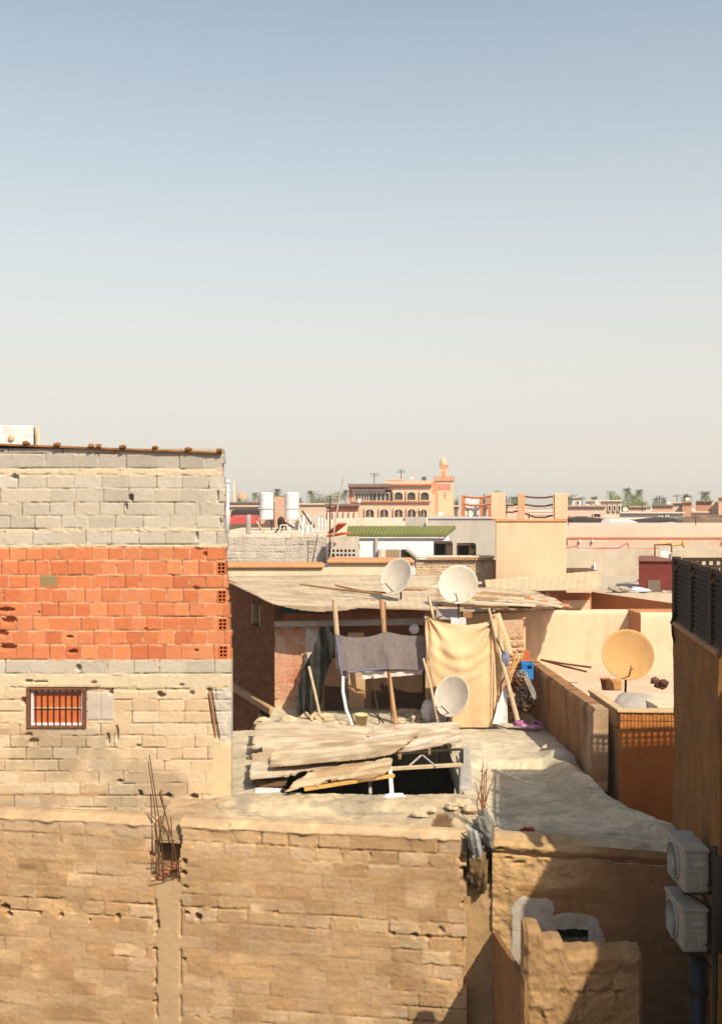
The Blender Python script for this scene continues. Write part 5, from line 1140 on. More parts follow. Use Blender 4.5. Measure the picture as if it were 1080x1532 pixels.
def window(t, px0, px1, py0, py1, Y, frame, pane, fr=.12, dp=.16, arch=False, bars=0):
    x0, x1, z0, z1 = Xat(px0, Y), Xat(px1, Y), Zat(py1, Y), Zat(py0, Y); m = MB()
    m.box(x0-fr, x0, Y-dp, Y-.004, z0-fr, z1+fr); m.box(x1, x1+fr, Y-dp, Y-.004, z0-fr, z1+fr); m.box(x0, x1, Y-dp, Y-.004, z1, z1+fr); m.box(x0, x1, Y-dp-.05, Y-.004, z0-fr, z0)
    if arch:
        h = (z1-z0)*.3; m.prism([(x0, Y-dp, z1), (x0, Y-dp, z1-h), (x0+(x1-x0)*.18, Y-dp, z1-h*.3), (x0+(x1-x0)*.4, Y-dp, z1)], (0, dp-.01, 0)); m.prism([(x1, Y-dp, z1), (x1-(x1-x0)*.4, Y-dp, z1), (x1-(x1-x0)*.18, Y-dp, z1-h*.3), (x1, Y-dp, z1-h)], (0, dp-.01, 0))
    w = m.build('window', frame, t)
    MB().box(x0, x1, Y-.012, Y-.006, z0, z1).build('pane', pane, w)
    if bars:
        m = MB()
        for i in range(1, bars): xx = x0+(x1-x0)*i/bars; m.box(xx-.05, xx+.05, Y-dp*.6, Y-.013, z0, z1)
        m.build('mullion', frame, w)
    return w
m_pane = M('dark_pane', (.05, .04, .035), .3, 1, .35, 0, spec=.4)
m_cafe = M('cafe_plaster', A(248, 206, 162), .06, .4, .95, .15, 6, c2=A(238, 180, 124), c2scale=.3, c2amt=.5, gscale=5)
m_cafl = M('cafe_pale', A(250, 226, 188), .05, .4, .95, .1, 6, gscale=5)
m_cafr = M('cafe_red', A(216, 130, 84), .12, .5, .95, .2, 6, gscale=5)
m_canopy = M('canopy_brown', A(150, 118, 96), .2, .6, .9, .2, 6, gscale=5)
m_pch = M('peach_cube', A(244, 206, 158), .05, 1.0, .95, .2, 14, c2=A(240, 194, 140), c2scale=.6, c2amt=.6, gscale=12)
m_pchs = M('peach_pillar', A(228, 178, 126), .12, 1.5, .95, .25, 14)
m_conc = M('raw_concrete', A(226, 204, 166), .14, .8, .95, .3, 10, c2=A(200, 172, 130), c2scale=.5, c2amt=.55, gscale=12)
m_gpaint = M('grey_paint', A(206, 192, 164), .05, .8, .95, .15, 10, gscale=12)
m_gblk = M('grey_block', A(222, 206, 176), .14, 1.6, .95, .35, 16, c2=A(198, 176, 142), c2scale=1.1, c2amt=.5, streak=(1, 1, 3), gscale=12)
m_pinkl = M('pink_long', A(246, 210, 172), .05, .5, .95, .15, 6, gscale=5)
m_pinkd = M('pink_lower', A(244, 198, 160), .06, .5, .95, .15, 6, gscale=5)

# cream rendered parapet house behind the shack
ch = thing('cream_house', (Xat(480, 27.6), 29, 6), 'low cream rendered house wall with an orange coping just behind the shack roof', 'house')
m_crm2 = M('cream_bright', A(252, 228, 180), .06, 1.2, .95, .3, 12, c2=A(238, 200, 144), c2scale=1.0, c2amt=.5, gscale=12)
addp(ch, 'wall', 320, 618, 849, 980, 27.6, 2.2, m_crm2)
m_cop = M('orange_coping', A(236, 168, 106), .15, 2, .95, .3, 14)
addp(ch, 'coping', 320, 484, 845, 850, 27.5, 1.5, m_cop, .03); addp(ch, 'coping', 489, 620, 838, 843, 27.5, 1.5, m_cop, .03); addp(ch, 'upper_wall', 489, 619, 843, 850, 27.62, 1.4, m_crm2)
# grey block wall with thick courses
gw = thing('block_wall', (Xat(415, 30), 30, 6), 'rough grey block wall on the roof behind the shack, capped with broken cream mortar', 'wall')
grow = []; v = 0
for k in range(14): grow.append(dict(v0=v, v1=v+.2, len=.4, cols=[A(212, 198, 172), A(204, 190, 164), A(220, 204, 176)], mort=A(214, 198, 166), depth=.03, jw=.02, cv=.12, chip=.06, bulge=.05)); v += .2
fg = masonry(grow, 3.4, 91, wob=.03, rough=.015, smear=lambda u, v: sstep(.3, .55, fbm(u*1.2, v*2.4, 6))*.7)
g0 = P(318, 866, 30); g1 = P(488, 866, 30); zt = Zat(796, 30)-g0.z
def gtop(u): return zt-.10*fbm(u*2.2, u*0, 4)
hf('face', m_shkB, gw, g0, g1, g0+Vector((0, 0, zt)), g1+Vector((0, 0, zt)), 200, 90, lambda u, v, s, t: (fg(u, v)[0], fg(u, v)[1]*(1-.0*u)[:, None]+np.array(A(240, 216, 170))[None]*(.35*sstep(zt-.22, zt-.08, v))[:, None]), lambda u, v, s, t: v < gtop(u), back=.25, N=(0, -1, 0))
b = MB(); b.box(g0.x, g1.x-.01, 30.06, 30.5, 6, H-1.0+.02); b.build('core', m_gblk, gw)
# claustra block panel with round holes
cl = thing('vent_wall', (Xat(515, 29.4), 29.5, 6), 'grey wall piece pierced by rows of round vent holes beside the white house', 'wall')
m = MB(); YC = 29.4; Z0, Z1 = Zat(846, YC), Zat(800, YC)
addp(cl, 'wall', 488, 538, 840, 900, YC, .3, m_gblk); addp(cl, 'top_wall', 489, 537, 803, 821, YC, .3, m_gblk)
xs = [491+6.2*i for i in range(3)]+[509+6.1*i for i in range(4)]
m = MB(); rr = 2.5
ys = [824.0, 830.5, 836.5]
# solid panel with real square-round cells: strips between the holes
edges = [488]+sum([[x, x+3.6] for x in xs], [])+[538]
for i in range(0, len(edges), 2): m.box(Xat(edges[i], YC), Xat(edges[i+1], YC), YC, YC+.3, Zat(840, YC), Zat(821, YC))
yl = [821]+sum([[y-1.9, y+1.9] for y in ys], [])+[840]
for x in xs:
    for j in range(0, len(yl), 2): m.box(Xat(x, YC)+.001, Xat(x+3.6, YC)-.001, YC+.003, YC+.297, Zat(yl[j+1], YC), Zat(yl[j], YC))
m.build('vent_panel', m_gblk, cl)
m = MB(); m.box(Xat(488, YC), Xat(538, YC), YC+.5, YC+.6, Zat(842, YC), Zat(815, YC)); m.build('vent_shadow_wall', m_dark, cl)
# red planks leaning over it
beam('red_plank', P(496, 797, 29), P(513, 783, 28.7), .32, .05, M('red_plank_a', A(226, 112, 60), .12, 3, .9, .2, 20), 'upper red orange plank leaning up beside the vent wall', 'plank', 'red planks beside the vent wall')
beam('red_plank', P(494, 802, 28.9), P(519, 797, 28.5), .34, .05, bpy.data.materials['red_plank_a'], 'lower red orange plank lying beside the vent wall', 'plank', 'red planks beside the vent wall')
mt = thing('antenna_mast', P(495, 838, 28.6), 'tall leaning lattice antenna mast rising beside the vent wall', 'antenna')
m = MB(); m.tube([P(494, 838, 28.6), P(503, 770, 28.6), P(514, 713, 28.6)], .022, 6); m.build('pole', m_gpaint, mt)
m = MB(); m.tube([P(493, 838, 28.7), P(494, 741, 28.7)], .018, 6); m.build('stay', m_iron, mt)
m = MB()
for k, (y, w) in enumerate(((741, 13), (745, 11), (752, 9), (758, 6))): m.tube([P(496-w*.5+1, y, 28.7), P(496+w*.7, y+.5, 28.7)], .012, 5)
m.build('aerial', m_gpaint, mt)

# white house with a green tile roof
YH = 40
wh = simple('white_house', 'white house with a green glazed tile roof and a dark archway', 'house', 537, 672, 803, 850, YH, 5, M('white_wall', A(255, 250, 236), .04, .8, .9, .1, 10, gscale=12), bevel=.02)
m_gt = M('green_tile', A(140, 138, 70), .25, 6, .65, .2, 20, c2=A(116, 116, 64), c2scale=3, c2amt=.6)
x0, x1 = Xat(518, YH), Xat(666, YH); z0, z1 = Zat(801.5, YH), Zat(787.5, YH)
def tile_f(u, v, s, t):
    return .05*np.abs(np.sin(u/.14*math.pi))+.02*np.sin(v/.3*2*math.pi)+.015*(fbm(u*6, v*6, 3)-.5), None
hf('roof', m_gt, wh, (x0, YH-.14, Zat(800, YH-.14)), (x1, YH-.14, Zat(800, YH-.14)), (x0+.05, YH+1.3, Zat(787.5, YH+1.3)), (x1+.55, YH+1.3, Zat(787.5, YH+1.3)), 380, 14, tile_f, back=.1)
addp(wh, 'cornice', 524, 664, 800.6, 805.5, YH, .3, m_white, .02, .12); addp(wh, 'post', 561, 565, 806, 840, YH, .15, m_gpaint, .01, .16)
addp(wh, 'door', 576, 598, 822, 842, YH, .1, M('brown_shutter', A(178, 150, 106), .1, 2, .9, .2, 10), .01, .05)
b = MB(); n = 10; xa, xb, za, zb_ = Xat(600, YH), Xat(626, YH), Zat(842, YH), Zat(822, YH)
pts = [(xa, YH-.04, za)]+[(xb, YH-.04, za)]+[(xb-(xb-xa)*(i/n)*.62, YH-.04, za+(zb_-za)*(math.sin(i/n*math.pi/2))) for i in range(n+1)]+[(xa, YH-.04, zb_)]
b.prism(pts, (0, .03, 0)); b.build('archway', m_dark, wh)
b = MB(); b.tube([(xb+.02, YH-.12, za), (xb-.12, YH-.12, za+(zb_-za)*.45), (xb-.36, YH-.12, za+(zb_-za)*.85), (xb-.48, YH-.12, zb_)], .09, 8); b.build('arch_awning', m_gpaint, wh)
b = MB(); b.tube([(Xat(570, YH), YH-.3, Zat(842, YH)), (Xat(571, YH), YH-.3, Zat(822, YH))], .16, 10); b.build('downpipe', m_cafl, wh)
# grey painted wall house
gh = simple('grey_house', 'house with a plain pale grey painted wall between the green roof and the peach tower', 'house', 640, 744, 775, 860, 44, 8, m_gpaint)
addp(gh, 'coping', 640, 744, 773.5, 776, 44, .5, M('grey_cap', A(216, 206, 190), .08, 1, .95, .1, 8), .01, .08)
addp(gh, 'roof_step', 606, 637, 774, 790, 47, 2, m_gpaint)
# brick wall with tile coping and two black boxes
YB = 33
bw = thing('brick_wall', (Xat(688, YB), YB, 6), 'weathered brick wall with a row of small coping tiles behind the central dish', 'wall')
wrow = []; v = 0
for k in range(20): wrow.append(dict(v0=v, v1=v+.085, len=.24, cols=[A(228, 190, 140), A(216, 174, 126), A(236, 200, 150)], mort=A(236, 208, 164), depth=.015, jw=.014, cv=.15, chip=.04, bulge=.02)); v += .085
fw_ = masonry(wrow, 2.4, 101, rough=.01)
hf('face', m_shkB, bw, P(622, 885, YB), P(738, 885, YB), P(622, 838, YB), P(738, 836, YB), 130, 70, lambda u, v, s, t: fw_(u, v), back=.3, N=(0, -1, 0))
addp(bw, 'core', 622, 737, 839, 960, YB+.05, .4, m_gblk)
m = MB(); x = Xat(640, YB)
k = 0
while x < Xat(737, YB):
    m.tube([(x, YB-.14, Zat(836, YB)+.0), (x, YB+.3, Zat(836, YB)+.06)], .045, 8); x += .105; k += 1
m.build('coping_tiles', m_cop, bw); addp(bw, 'coping', 622, 739, 831.5, 834.4, YB, .5, m_crm2, .02, .16); addp(bw, 'quoin', 736, 742, 838, 880, YB, .2, m_cop, .01, .03)
m_bb = M('black_box', (.02, .016, .013), .4, 2, .8, .2, 10)
for k, (a, c, lab) in enumerate(((650, 677, 'larger of two open black boxes on the brick wall below the grey house'), (685, 712, 'smaller of two open black boxes on the brick wall, nearer the peach tower'))):
    t = thing('black_box', P((a+c)/2, 833, YB+.6), lab, 'box', 'black boxes on the brick wall')
    zt_ = 813 if k == 0 else 816
    Y_ = YB+.4; q0, q1 = Xat(a, Y_), Xat(c, Y_); zz0, zz1 = Zat(833, Y_), Zat(zt_, Y_); w = q1-q0
    MB().box(q0, q0+.03, Y_, Y_+.5, zz0, zz1).box(q1-w*.42, q1, Y_, Y_+.5, zz0, zz1-.01).box(q0+.03, q1-w*.42, Y_+.45, Y_+.5, zz0, zz1-.02).build('case', m_bb, t, bevel=.01)
    MB().prism([(q0, Y_-.02, zz1), (q1, Y_-.02, zz1), (q1, Y_+.52, zz1+.04), (q0, Y_+.52, zz1+.04)], (0, 0, .025)).build('lid', M('rust_lid', A(96, 68, 46), .3, 4, .9, .2, 20) if k == 0 else bpy.data.materials['rust_lid'], t)
    MB().box(q1-w*.36, q1-w*.06, Y_-.012, Y_, zz0+.06, zz1-.07).build('panel', bpy.data.materials['rust_lid'], t)

# peach cube with terrace pillars
YP = 32
pc = simple('peach_tower', 'square peach plastered tower with roof pillars and sagging rails', 'house', 741, 847, 779, 900, YP, 5, m_pch, bevel=.04)
addp(pc, 'coping', 740, 848, 777.2, 780, YP, .5, m_cop, .01, .05)
addp(pc, 'pillar', 734, 756, 737, 777, YP+.4, .45, m_pch, .02); addp(pc, 'pillar', 774, 785, 738.5, 777, YP+.4, .4, m_pchs, .02); addp(pc, 'pillar', 829, 849, 738, 777, YP+.2, .45, m_pch, .02)
addp(pc, 'pillar_side', 826.5, 829, 740, 777, YP+.25, .4, m_pchs)
for y, s_ in ((743, 1.5), (755, 2.2), (771, 3.0)):
    m = MB(); q = YP+.5
    m.tube([P(785, y-(3 if y == 771 else 0), q), P(800, y+s_, q), P(815, y+s_, q), P(828, y-.5, q)], .03, 6); m.build('rail', m_rebar, pc)
for y in (756, 766):
    m = MB(); m.tube([P(756, y, YP+.6), P(766, y+.5, YP+.6), P(775, y-2, YP+.6)], .028, 6); m.build('rail', m_rebar, pc)
tr = thing('roof_terrace', (Xat(712, 50), 50, 0), 'roof terrace with orange posts and a white back wall left of the peach tower', 'terrace')
addp(tr, 'wall', 688, 742, 774, 900, 50, 4, m_gpaint)
for a, c in ((690, 695), (718, 722), (730, 734)): addp(tr, 'post', a, c, 741 if a != 718 else 745, 774, 50, .18, m_cafr)
addp(tr, 'white_panel', 697, 716, 744, 774, 50.6, .2, m_white); addp(tr, 'post_left', 686, 690, 740, 776, 50, .2, m_gpaint)
for y in (742.5, 754):
    m = MB(); m.tube([P(694, y, 50), P(706, y+2, 50), P(720, y+2, 50), P(734, y-1, 50)], .06, 5); m.build('rail', m_cafr, tr)
m = MB(); m.lathe([(0, 0), (.14, .02), (.19, .05), (.18, .03), (0, -.01)], P(702, 769, 50), (.2, -1, .3), 18); tag(m.build('dish', m_dish, smooth=True), 'tiny pale satellite dish on the terrace with orange posts', 'satellite dish')

# corrugated awning and recess under the peach tower
aw = thing('awning_roof', (Xat(815, 28.5), 28.5, H-3.2), 'wavy corrugated awning below the peach tower over an orange recess', 'awning')
def aw_f(u, v, s, t): return .004*np.sin(u/.19*2*math.pi)+.05*(fbm(u*1.3, v*2, 4)-.5), None
hf('sheet', M('awning_cream', A(248, 212, 158), .12, 2, .95, .3, 14, c2=A(214, 168, 114), c2scale=1.5, c2amt=.5), aw, P(728, 884, 27.2), P(896, 881, 27.4), P(725, 868, 30.5), P(900, 853, 34), 300, 16, aw_f, back=.02)
addp(aw, 'prop', 817, 821, 878, 900, 27.6, .1, m_woodp)
oh = thing('orange_house', (Xat(880, 29), 29, 5), 'house with shaded orange walls below the corrugated awning', 'house')
m_orsh = M('orange_wall', A(226, 140, 76), .12, 1.5, .95, .3, 14, c2=A(206, 116, 58), c2scale=1.0, c2amt=.5)
addp(oh, 'back_wall', 740, 884, 888, 960, 29.2, .3, m_orsh); addp(oh, 'lit_panel', 840, 882, 898, 930, 29.0, .15, m_pch)
m = MB(); m.hexa([P(884, 990, 30.5), P(1030, 990, 27), P(1032, 990, 27.4), P(886, 990, 31)], [P(884, 885.5, 30.5), P(1030, 906, 27), P(1032, 906, 27.4), P(886, 885.5, 31)])
m.build('side_wall', m_orsh, oh)
m = MB(); m.add([P(760, 898, 29.6), P(886, 890, 31.0), P(1031, 908, 27.4), P(1100, 900, 36), P(900, 878, 36)], [(0, 1, 2, 3, 4)])
addp(oh, 'flat_roof', 884, 1080, 888, 960, 31.0, 8, m_conc)
rng_ = random.Random(3)
m_scr = M('scrap_grey', A(196, 178, 150), .35, 5, .9, .3, 20)
for k, (px, py, r, lab) in enumerate(((930, 882, .16, 'grey scrap left of the white bag on the orange house roof'), (955, 884, .2, 'white bag on the flat roof in front of the dark red shed'), (975, 891, .14, 'dark scrap at the foot of the dark red shed'), (1000, 889, .2, 'pale scrap under the wooden fence corner, right of the dark red shed door'), (918, 880, .12, 'small scrap at the left end of the orange house roof'), (945, 889, .1, 'small scrap at the edge of the orange house roof'))):
    m = MB(); m.lump(P(px, py, 31.3), (r*1.6, r, r*.6), k+4, 2, .5); tag(m.build('roof_scrap', m_white if k == 1 else (m_jk[1] if k == 2 else m_scr)), lab, 'scrap', 'scraps on the orange house roof')
# dark red shed
rs = simple('red_shed', 'small dark red shed with a grey door on a flat roof', 'shed', 955, 1012, 839, 892, 31.5, 2.5, M('dark_red', A(132, 54, 42), .15, 2, .9, .25, 16, c2=A(106, 44, 36), c2scale=1.2, c2amt=.6), bevel=.02, zb=H-3.2)
addp(rs, 'door', 968, 987, 868, 893, 31.5, .06, M('door_grey', A(128, 110, 88), .15, 3, .8, .2, 16), .01, .03)
addp(rs, 'roof_edge', 954, 1013, 837.5, 840, 31.4, 2.7, M('shed_cap', A(150, 96, 70), .2, 3, .9, .2, 16), .01)
fr2 = thing('roof_frame', P(1000, 838, 34), 'thin metal frame with orange laths standing on the roof beyond the dark red shed', 'frame')
m = MB(); m.tube([P(979, 838, 34), P(979, 815, 34), P(1004, 815, 34), P(1004, 826, 34)], .03, 6); m.build('frame_bars', m_rebar, fr2)
for a, c in (((979, 815), (1003, 812)), ((1003, 816), (1020, 814)), ((1022, 818), (1022, 808))):
    m = MB(); m.tube([P(a[0], a[1], 34), P(c[0], c[1], 34.3)], .04, 5); m.build('lath', m_plankY, fr2)
t = simple('white_tank', 'white boxy tank lying beyond the dark red shed', 'tank', 987, 1003, 826, 833, 35, 1, m_white, zb=H-2.0, part='body'); addp(t, 'end_cap', 1003, 1007, 827, 834, 34.9, .8, m_grey)
simple('low_white_roof', 'long low pale roof edge behind the wooden fence at the right', 'house', 1010, 1100, 822, 850, 42, 3, m_conc)

# grey concrete wall and long pink wall beyond it
cw = simple('concrete_wall', 'raw grey concrete house wall behind the dark red shed', 'house', 800, 1100, 822, 900, 46, 4, m_conc)
addp(cw, 'pier', 840, 894, 858, 900, 41, 4, M('pier_beige', A(236, 204, 158), .1, 1, .95, .2, 10)); addp(cw, 'pier_cap', 840, 895, 854, 856.5, 40.9, 2, m_b3)
addp(cw, 'white_pipe', 888, 891, 843, 858, 45.8, .12, m_white)
rc = MB()
pts = [(842, 820), (862, 817), (866, 822), (900, 820), (925, 820), (938, 812), (941, 822), (985, 820)]
for a, c in zip(pts[:-1], pts[1:]): rc.tube([P(a[0], a[1], 46.5), P(c[0], c[1], 46.5)], [.045, .03], 6)
tag(rc.build('red_cloth', M('red_cloth', A(232, 128, 112), .2, 2, .9, .3, 10)), 'strip of red cloth lying along the top of the raw concrete wall', 'cloth')
pk = simple('pink_wall_house', 'long pale pink building with a flat parapet running across behind the concrete wall', 'building', 640, 1180, 786, 900, 62, 10, m_pinkl)
addp(pk, 'lower_band', 846, 1180, 805.5, 840, 62, .6, m_pinkd, 0, .5); addp(pk, 'string_course', 846, 1180, 803.8, 805.8, 62, .5, m_cafr, 0, .55)
for px in (862, 881, 1075):
    addp(pk, 'lamp', px, px+3, 807, 811, 62, .2, m_white, 0, .7)

# ================================================================ far buildings
YF = 120
cf = thing('cafe_building', (Xat(580, YF), YF+6, 0), 'long peach two storey cafe building with a brown roof canopy beside the minaret', 'building')
addp(cf, 'lower_storey', 524, 642, 750.5, 800, YF, 14, m_cafe); addp(cf, 'string_course', 522, 644, 749.5, 751.8, YF, .5, m_cafr, 0, .35); addp(cf, 'upper_storey', 576, 646, 719, 750.5, YF, 14, m_cafe)
addp(cf, 'gallery', 527, 586, 733, 750.4, YF, 10, m_cafl); addp(cf, 'canopy', 521, 583, 724, 729, YF, 12, m_canopy, .05, 1.2); addp(cf, 'fascia', 521.5, 582.5, 729, 730.6, YF, 10, m_cafr, 0, .9)
addp(cf, 'corner_post', 522, 527, 729, 750, YF, 2, m_cafr); addp(cf, 'cornice', 578, 646, 724, 726.5, YF, 1, m_cafr, 0, .5); addp(cf, 'parapet', 578, 606, 716.5, 719.5, YF, 1, m_cafe)
addp(cf, 'roof_line', 520, 646, 800, 801, YF, 1, m_cafe)
window(cf, 532, 556, 738, 749, YF, m_cafl, m_pane, .1, .2, bars=6); window(cf, 557.5, 582, 738, 749, YF, m_cafl, m_pane, .1, .2, bars=4)
for a in (590, 609, 629): window(cf, a, a+12, 736.5, 748, YF, m_cafe, m_pane, .15, .3, True)
for a in (547, 568.5, 590, 609.5, 629): window(cf, a, a+12 if a < 620 else a+9, 762, 773.5, YF, m_cafe, m_pane, .15, .3, True, 2)
ow = simple('arcade_house', 'low orange house with a grey roof edge in front of the cafe building', 'house', 488, 537, 757, 800, 105, 8, m_cafr)
addp(ow, 'roof_edge', 486, 538, 753.5, 757.5, 105, 8, m_canopy, .05, .6); addp(ow, 'lower_wall', 486, 536, 766, 800, 105, .5, m_cafl, 0, .45)
for a in range(489, 536, 8): addp(ow, 'pilaster', a, a+1.6, 766, 775, 105, .2, m_cafr, 0, .62)
st2 = simple('stair_house', 'pale low parapet house in front of the cafe building above the green roof', 'house', 500, 642, 776, 800, 90, 5, m_cafl)
addp(st2, 'stair_rail', 604, 610, 772, 776, 90, .5, m_cafr, 0, .2)
# minaret
YM = 130
mn = thing('minaret', (Xat(664, YM), YM+1.5, 0), 'peach mosque minaret with a small domed lantern on top', 'minaret')
m_min = M('minaret_plaster', A(252, 212, 158), .06, .5, .95, .1, 6, gscale=5); m_mind = M('minaret_orange', A(238, 160, 104), .1, .6, .95, .15, 6, gscale=5); m_minp = M('minaret_pink', A(232, 146, 120), .08, .6, .95, .1, 6, gscale=5)
addp(mn, 'shaft', 650.5, 678.5, 719, 800, YM, 2.6, m_min); addp(mn, 'cornice', 648.5, 680, 716.5, 719.5, YM, 3.0, m_mind, 0, .2)
m = MB()
for i in range(7): 
    a = 649+i*4.7; bxY(m, a, a+2.6, 712.5, 716.5, YM-.18, .35)
m.build('merlons', m_mind, mn)
addp(mn, 'frieze', 655, 674, 724, 733, YM, .2, m_minp, 0, .08); addp(mn, 'frame_edge', 651, 654, 722, 770, YM, .2, m_mind, 0, .05)
b = MB(); b.prism([P(656, 770, YM-.06), P(674, 770, YM-.06), P(674, 737, YM-.06), P(665, 729, YM-.06), P(656, 737, YM-.06)], (0, .04, 0)); b.build('arch_panel', m_min, mn)
b = MB(); b.box(Xat(664, YM), Xat(666.4, YM), YM-.10, YM-.07, Zat(746, YM), Zat(735, YM)); b.build('slit_window', m_mind, mn)
addp(mn, 'lantern', 658.5, 669.5, 698, 717, YM+.5, 1.1, m_min); addp(mn, 'lantern_cornice', 656.5, 671, 695.5, 697.5, YM+.45, 1.25, m_mind)
addp(mn, 'lantern_window', 661, 666, 704, 713, YM+.5, .1, m_mind, 0, .05); addp(mn, 'lantern_band', 657, 670.4, 699, 701, YM+.5, 1.1, m_mind, 0, .03)
zz = Zat(695.5, YM); rd = Xat(664+4.9, YM)-Xat(664, YM)
m = MB(); m.lathe([(rd*.95, 0), (rd*1.05, .18), (rd*1.0, .42), (rd*.8, .72), (rd*.35, .95), (.06, 1.05), (.05, 1.15), (.12, 1.23), (.05, 1.31), (.03, 1.36), (.09, 1.45), (.03, 1.55), (.025, 2.0), (0, 2.0)], (Xat(664, YM), YM+1.05, zz), (0, 0, 1), 16); m.build('dome', m_min, mn, smooth=True)
addp(mn, 'annexe', 640, 651.5, 739, 800, YM-1.5, 4, m_cafe); addp(mn, 'annexe_upper', 645, 651, 720, 739, YM-.3, 2.5, m_mind)
addp(mn, 'base', 641, 681, 772, 800, YM-3, 6, m_cafe); addp(mn, 'white_niche', 655, 663, 766, 774, YM-3, .3, m_white, 0, .1)

# houses in the far right, each its own thing
m_far = [M('far_cream', A(248, 222, 184), .06, .3, .95, .1, 4, gscale=5), M('far_pink', A(244, 204, 168), .08, .3, .95, .1, 4, gscale=5), M('far_orange', A(228, 176, 134), .12, .3, .95, .15, 4, gscale=5), M('far_brick', A(212, 154, 112), .15, .4, .95, .2, 5, gscale=5), M('far_white', A(252, 238, 212), .05, .3, .95, .1, 4, gscale=5)]
def far(lab, px0, px1, py0, Y, D, mi, wins=(), cap=None, nm='flat_roof_house'):
    t = simple(nm, lab, 'house', px0, px1, py0, 800, Y, D, m_far[mi], 'far flat roofed houses', 0)
    if cap is not None: addp(t, 'roof_edge', px0-.8, px1+.8, py0-1.0, py0+1.0, Y, D, m_far[cap] if cap >= 0 else m_canopy, 0, .4)
    for (a, c, d, e) in wins: window(t, a, c, d, e, Y, m_far[mi], m_pane, .08, .25, e-d > 5)
    return t
far('cream far house with three tall dark arched windows', 898, 929, 749, 118, 10, 0, ((909, 912, 756, 764), (916.5, 919.5, 756, 764), (923.5, 926.5, 756, 764)), 0)
far('wide pink far house with one dark window, next to the cream arched one', 840, 905, 757, 112, 10, 1, ((887, 897, 769, 773.5),), 2)
far('small cream far house with a dark opening above the wide pink house', 876, 897, 749, 150, 8, 4, ((891, 895, 751, 755), (884, 886, 750, 752)), 0)
far('small pale far house with one dark window beside the end pillar of the tower', 856, 869, 744, 150, 8, 4, ((862, 865, 750, 755),), 0)
far('long whitish far wall below the green tree clump', 926, 1022, 767, 104, 6, 4, ((984, 989, 773, 778), (995, 998, 772, 778)), 0)
far('low orange far house right of the green tree clump', 940, 967, 758, 135, 8, 1, (), 2)
far('low brownish far house with a dark awning in the middle of the skyline', 975, 1006, 756, 140, 8, 2, (), -1)
far('pink far house beside the first brick block', 1006, 1022, 752, 128, 8, 1, (), 1)
far('square red brick far block with a palm behind it', 1020, 1034, 751, 122, 8, 3, (), 3)
far('pink far house standing between the two brick blocks', 1033, 1058, 766, 110, 8, 1, (), 1)
far('wide red brick far block under a dark roof edge', 1040, 1064, 750, 126, 8, 3, (), -1)
far('cream far house beside the wide brick block', 1064, 1076, 751, 126, 6, 0, (), None)
far('tall dark orange far house at the very edge of the skyline', 1074, 1120, 744, 120, 8, 2, (), 2)
far('low dark roofed far house at the foot of the orange end house', 1056, 1120, 772, 100, 6, 2, (), -1)
far('orange far house with a plain wall between the two white water tanks', 411, 426, 743, 140, 8, 2, (), None)
far('long pale pink far house behind the white water tanks', 440, 512, 754, 150, 8, 1, (), 0)
far('orange far house above the dark awning at the left', 336, 412, 752, 145, 8, 2, (), -1)
far('pale far house just above the dark awning at the left of the tanks', 340, 392, 757, 118, 6, 1, (), 0)
far('dusty far house filling the view between palms and minaret', 676, 760, 757, 160, 8, 1, (), 0)
# small shapes on their roofs
m_awd = M('dark_awning', A(70, 52, 44), .3, .6, .9, .2, 6, gscale=5)
Ga = 'dark market awnings'
def awn(pts, lab, Y, mat=None, D=3):
    m = MB(); up_ = [P(x, y, Y) for x, y in pts]; m.prism(up_, (0, D, .2)); tag(m.build('awning', mat or m_awd), lab, 'awning', Ga)
awn(((905, 784), (958, 784), (1000, 781), (1020, 781.5), (1024, 778), (990, 777.5), (960, 781), (905, 779)), 'long thin dark awning in front of the whitish far wall', 98)
awn(((857, 784), (866, 784), (874, 782), (898, 783), (900, 779), (886, 776), (873, 776), (857, 779)), 'ragged dark awning in front of the wide pink far house', 97)
awn(((1018, 784), (1090, 784), (1090, 777), (1040, 776), (1022, 779)), 'dark flat awning at the right end of the long pink building', 96, M('awning_tan', A(150, 116, 84), .3, .6, .9, .2, 6))
awn(((905, 785), (955, 785.5), (952, 780.5), (915, 780)), 'pale awning between the two dark awnings', 95, m_far[4])
awn(((345, 774), (389, 774), (388, 764), (346, 765)), 'dark awning over the red stall left of the white tanks', 84)
awn(((344, 785), (384, 785), (383, 774.5), (345, 774.5)), 'red stall cloth below the dark awning left of the tanks', 80, M('red_stall', A(222, 92, 80), .12, .8, .9, .2, 6), 2)
rr_ = simple('tiled_roof_house', 'low dim roof under the red stall cloth', 'house', 336, 400, 785, 810, 76, 4, M('dim_brown', A(120, 92, 68), .3, 1, .9, .2, 6), bevel=0)
